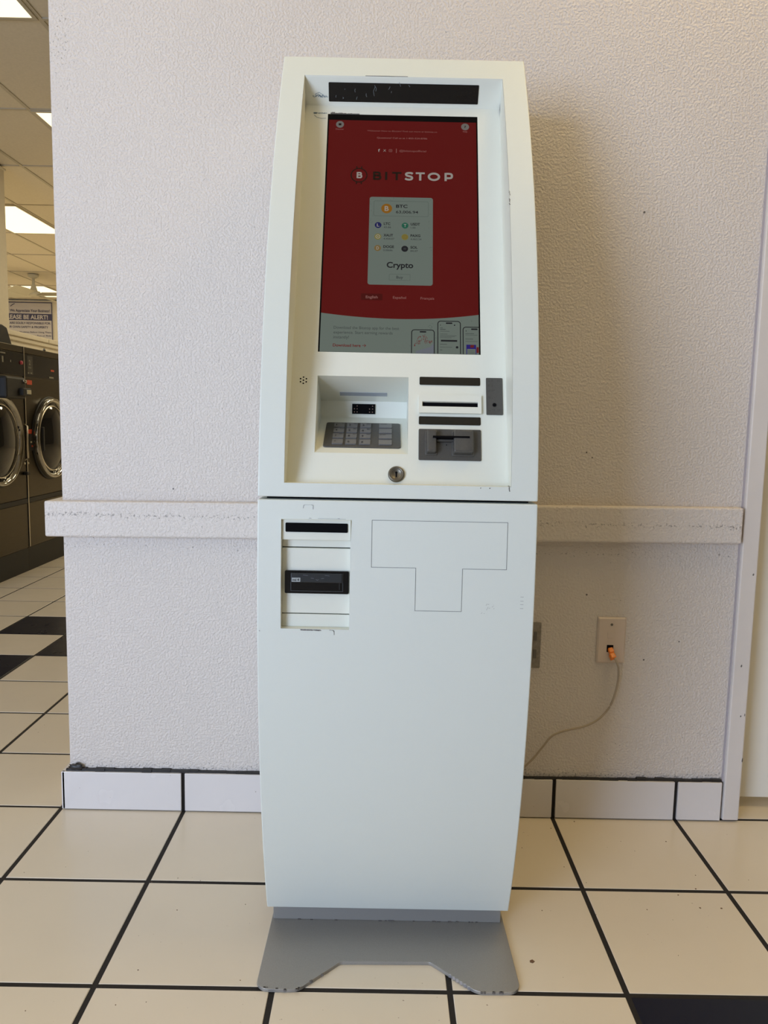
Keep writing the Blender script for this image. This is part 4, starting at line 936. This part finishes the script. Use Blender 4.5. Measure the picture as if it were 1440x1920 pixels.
# black sloped box on the left washer
bm = bmesh.new()
pr_ = [(2.70, 1.368), (3.02, 1.368), (2.955, 1.478), (2.90, 1.490), (2.70, 1.490)]
a = [bm.verts.new((-2.02, y, z)) for y, z in pr_]; b = [bm.verts.new((-1.80, y, z)) for y, z in pr_]
bm.faces.new(a); bm.faces.new(b)
for i in range(5): j = (i+1) % 5; bm.faces.new((a[i], a[j], b[j], b[i]))
tag(finish('storage_box', bm, M['rubber'], bevel=0.006), 'black box with a sloping side sitting on top of the left washer', 'box')
# spray nozzle / small chrome fitting above right washer
bm = bmesh.new(); tube(bm, [(-1.72, 3.28, 1.366), (-1.72, 3.28, 1.385)], 0.008, 10); finish('top_screw', bm, M['chrome'], wr, smooth=True)

# ================================================================ wall sign and ceiling fan
sg = thing('notice_sign', 'white notice reading please be alert on the far wall of the laundry room', 'sign', (-5.95, 12.6, 2.5))
FG = frame((0, 12.58, 0), (1, 0, 0), (0, 0, 1))
boxo('sign_board', (-6.48, -5.545, 12.572, 12.598, 1.90, 2.945), M['sign_white'], sg)
bm = bmesh.new(); ribbon(bm, [(-6.478, 1.902), (-5.549, 1.902), (-5.549, 2.942), (-6.478, 2.942)], 0.014, FG, 0.0095, True); finish('sign_border', bm, M['sign_navy'], sg)
boxo('sign_band', (-6.468, -5.556, 12.568, 12.573, 2.628, 2.745), M['sign_navy'], sg)
def sgt(s, x0, x1, z, ht, m, b=0.01): texto('sign_text', s, FG, x0, z, x1-x0, ht, 0.0135, m, sg, b)
sgt('We Appreciate Your Business!', -6.30, -5.585, 2.775, 0.050, M['sign_navy'], 0.015); sgt('PLEASE BE ALERT!', -6.40, -5.62, 2.650, 0.075, M['sign_white'], 0.03)
sgt('YOU ARE SOLELY RESPONSIBLE FOR', -6.44, -5.58, 2.560, 0.040, M['sign_navy'], 0.01); sgt('YOUR OWN SAFETY & PROPERTY', -6.42, -5.62, 2.490, 0.040, M['sign_navy'], 0.01)
sgt('- Please Check Machines Before Using Them', -6.44, -5.57, 2.405, 0.030, M['sign_navy'], 0); sgt('- Do Not Allow Children to Run or Ride', -6.44, -5.57, 2.345, 0.030, M['sign_navy'], 0)
bm = bmesh.new(); ribbon(bm, [(-6.29, 2.87), (-6.25, 2.90), (-6.21, 2.92)], 0.012, FG, 0.011); finish('sign_mark', bm, M['sign_navy'], sg)
fn = thing('ceiling_fan', 'pale green-white ceiling fan hanging in the laundry room', 'fan', (-4.73, 10.0, 2.996))
FF = frame((-4.73, 10.0, 0), (1, 0, 0), (0, 1, 0))
bm = bmesh.new(); lathe(bm, FF, [(0.0, 2.997), (0.078, 2.997), (0.072, 2.965), (0.030, 2.935), (0.0, 2.935)], 28); finish('canopy', bm, M['fan'], fn, smooth=True)
bm = bmesh.new(); lathe(bm, FF, [(0.018, 2.95), (0.022, 2.86), (0.052, 2.765), (0.052, 2.745), (0.0, 2.745)], 24); finish('downrod', bm, M['fan'], fn, smooth=True)
bm = bmesh.new(); lathe(bm, FF, [(0.0, 2.752), (0.085, 2.750), (0.105, 2.725), (0.095, 2.695), (0.05, 2.678), (0.0, 2.676)], 32); finish('motor', bm, M['fan'], fn, smooth=True)
for a in (-5, 85, 175, 265):
    bm = bmesh.new(); Rm = Matrix.Translation((-4.73, 10.0, 2.712)) @ Matrix.Rotation(math.radians(a), 4, 'Z') @ Matrix.Rotation(math.radians(24), 4, 'X')
    box(bm, 0.08, 0.60, -0.085, 0.085, -0.005, 0.005, fr=Rm); finish('blade', bm, M['fan'], fn, bevel=0.003)
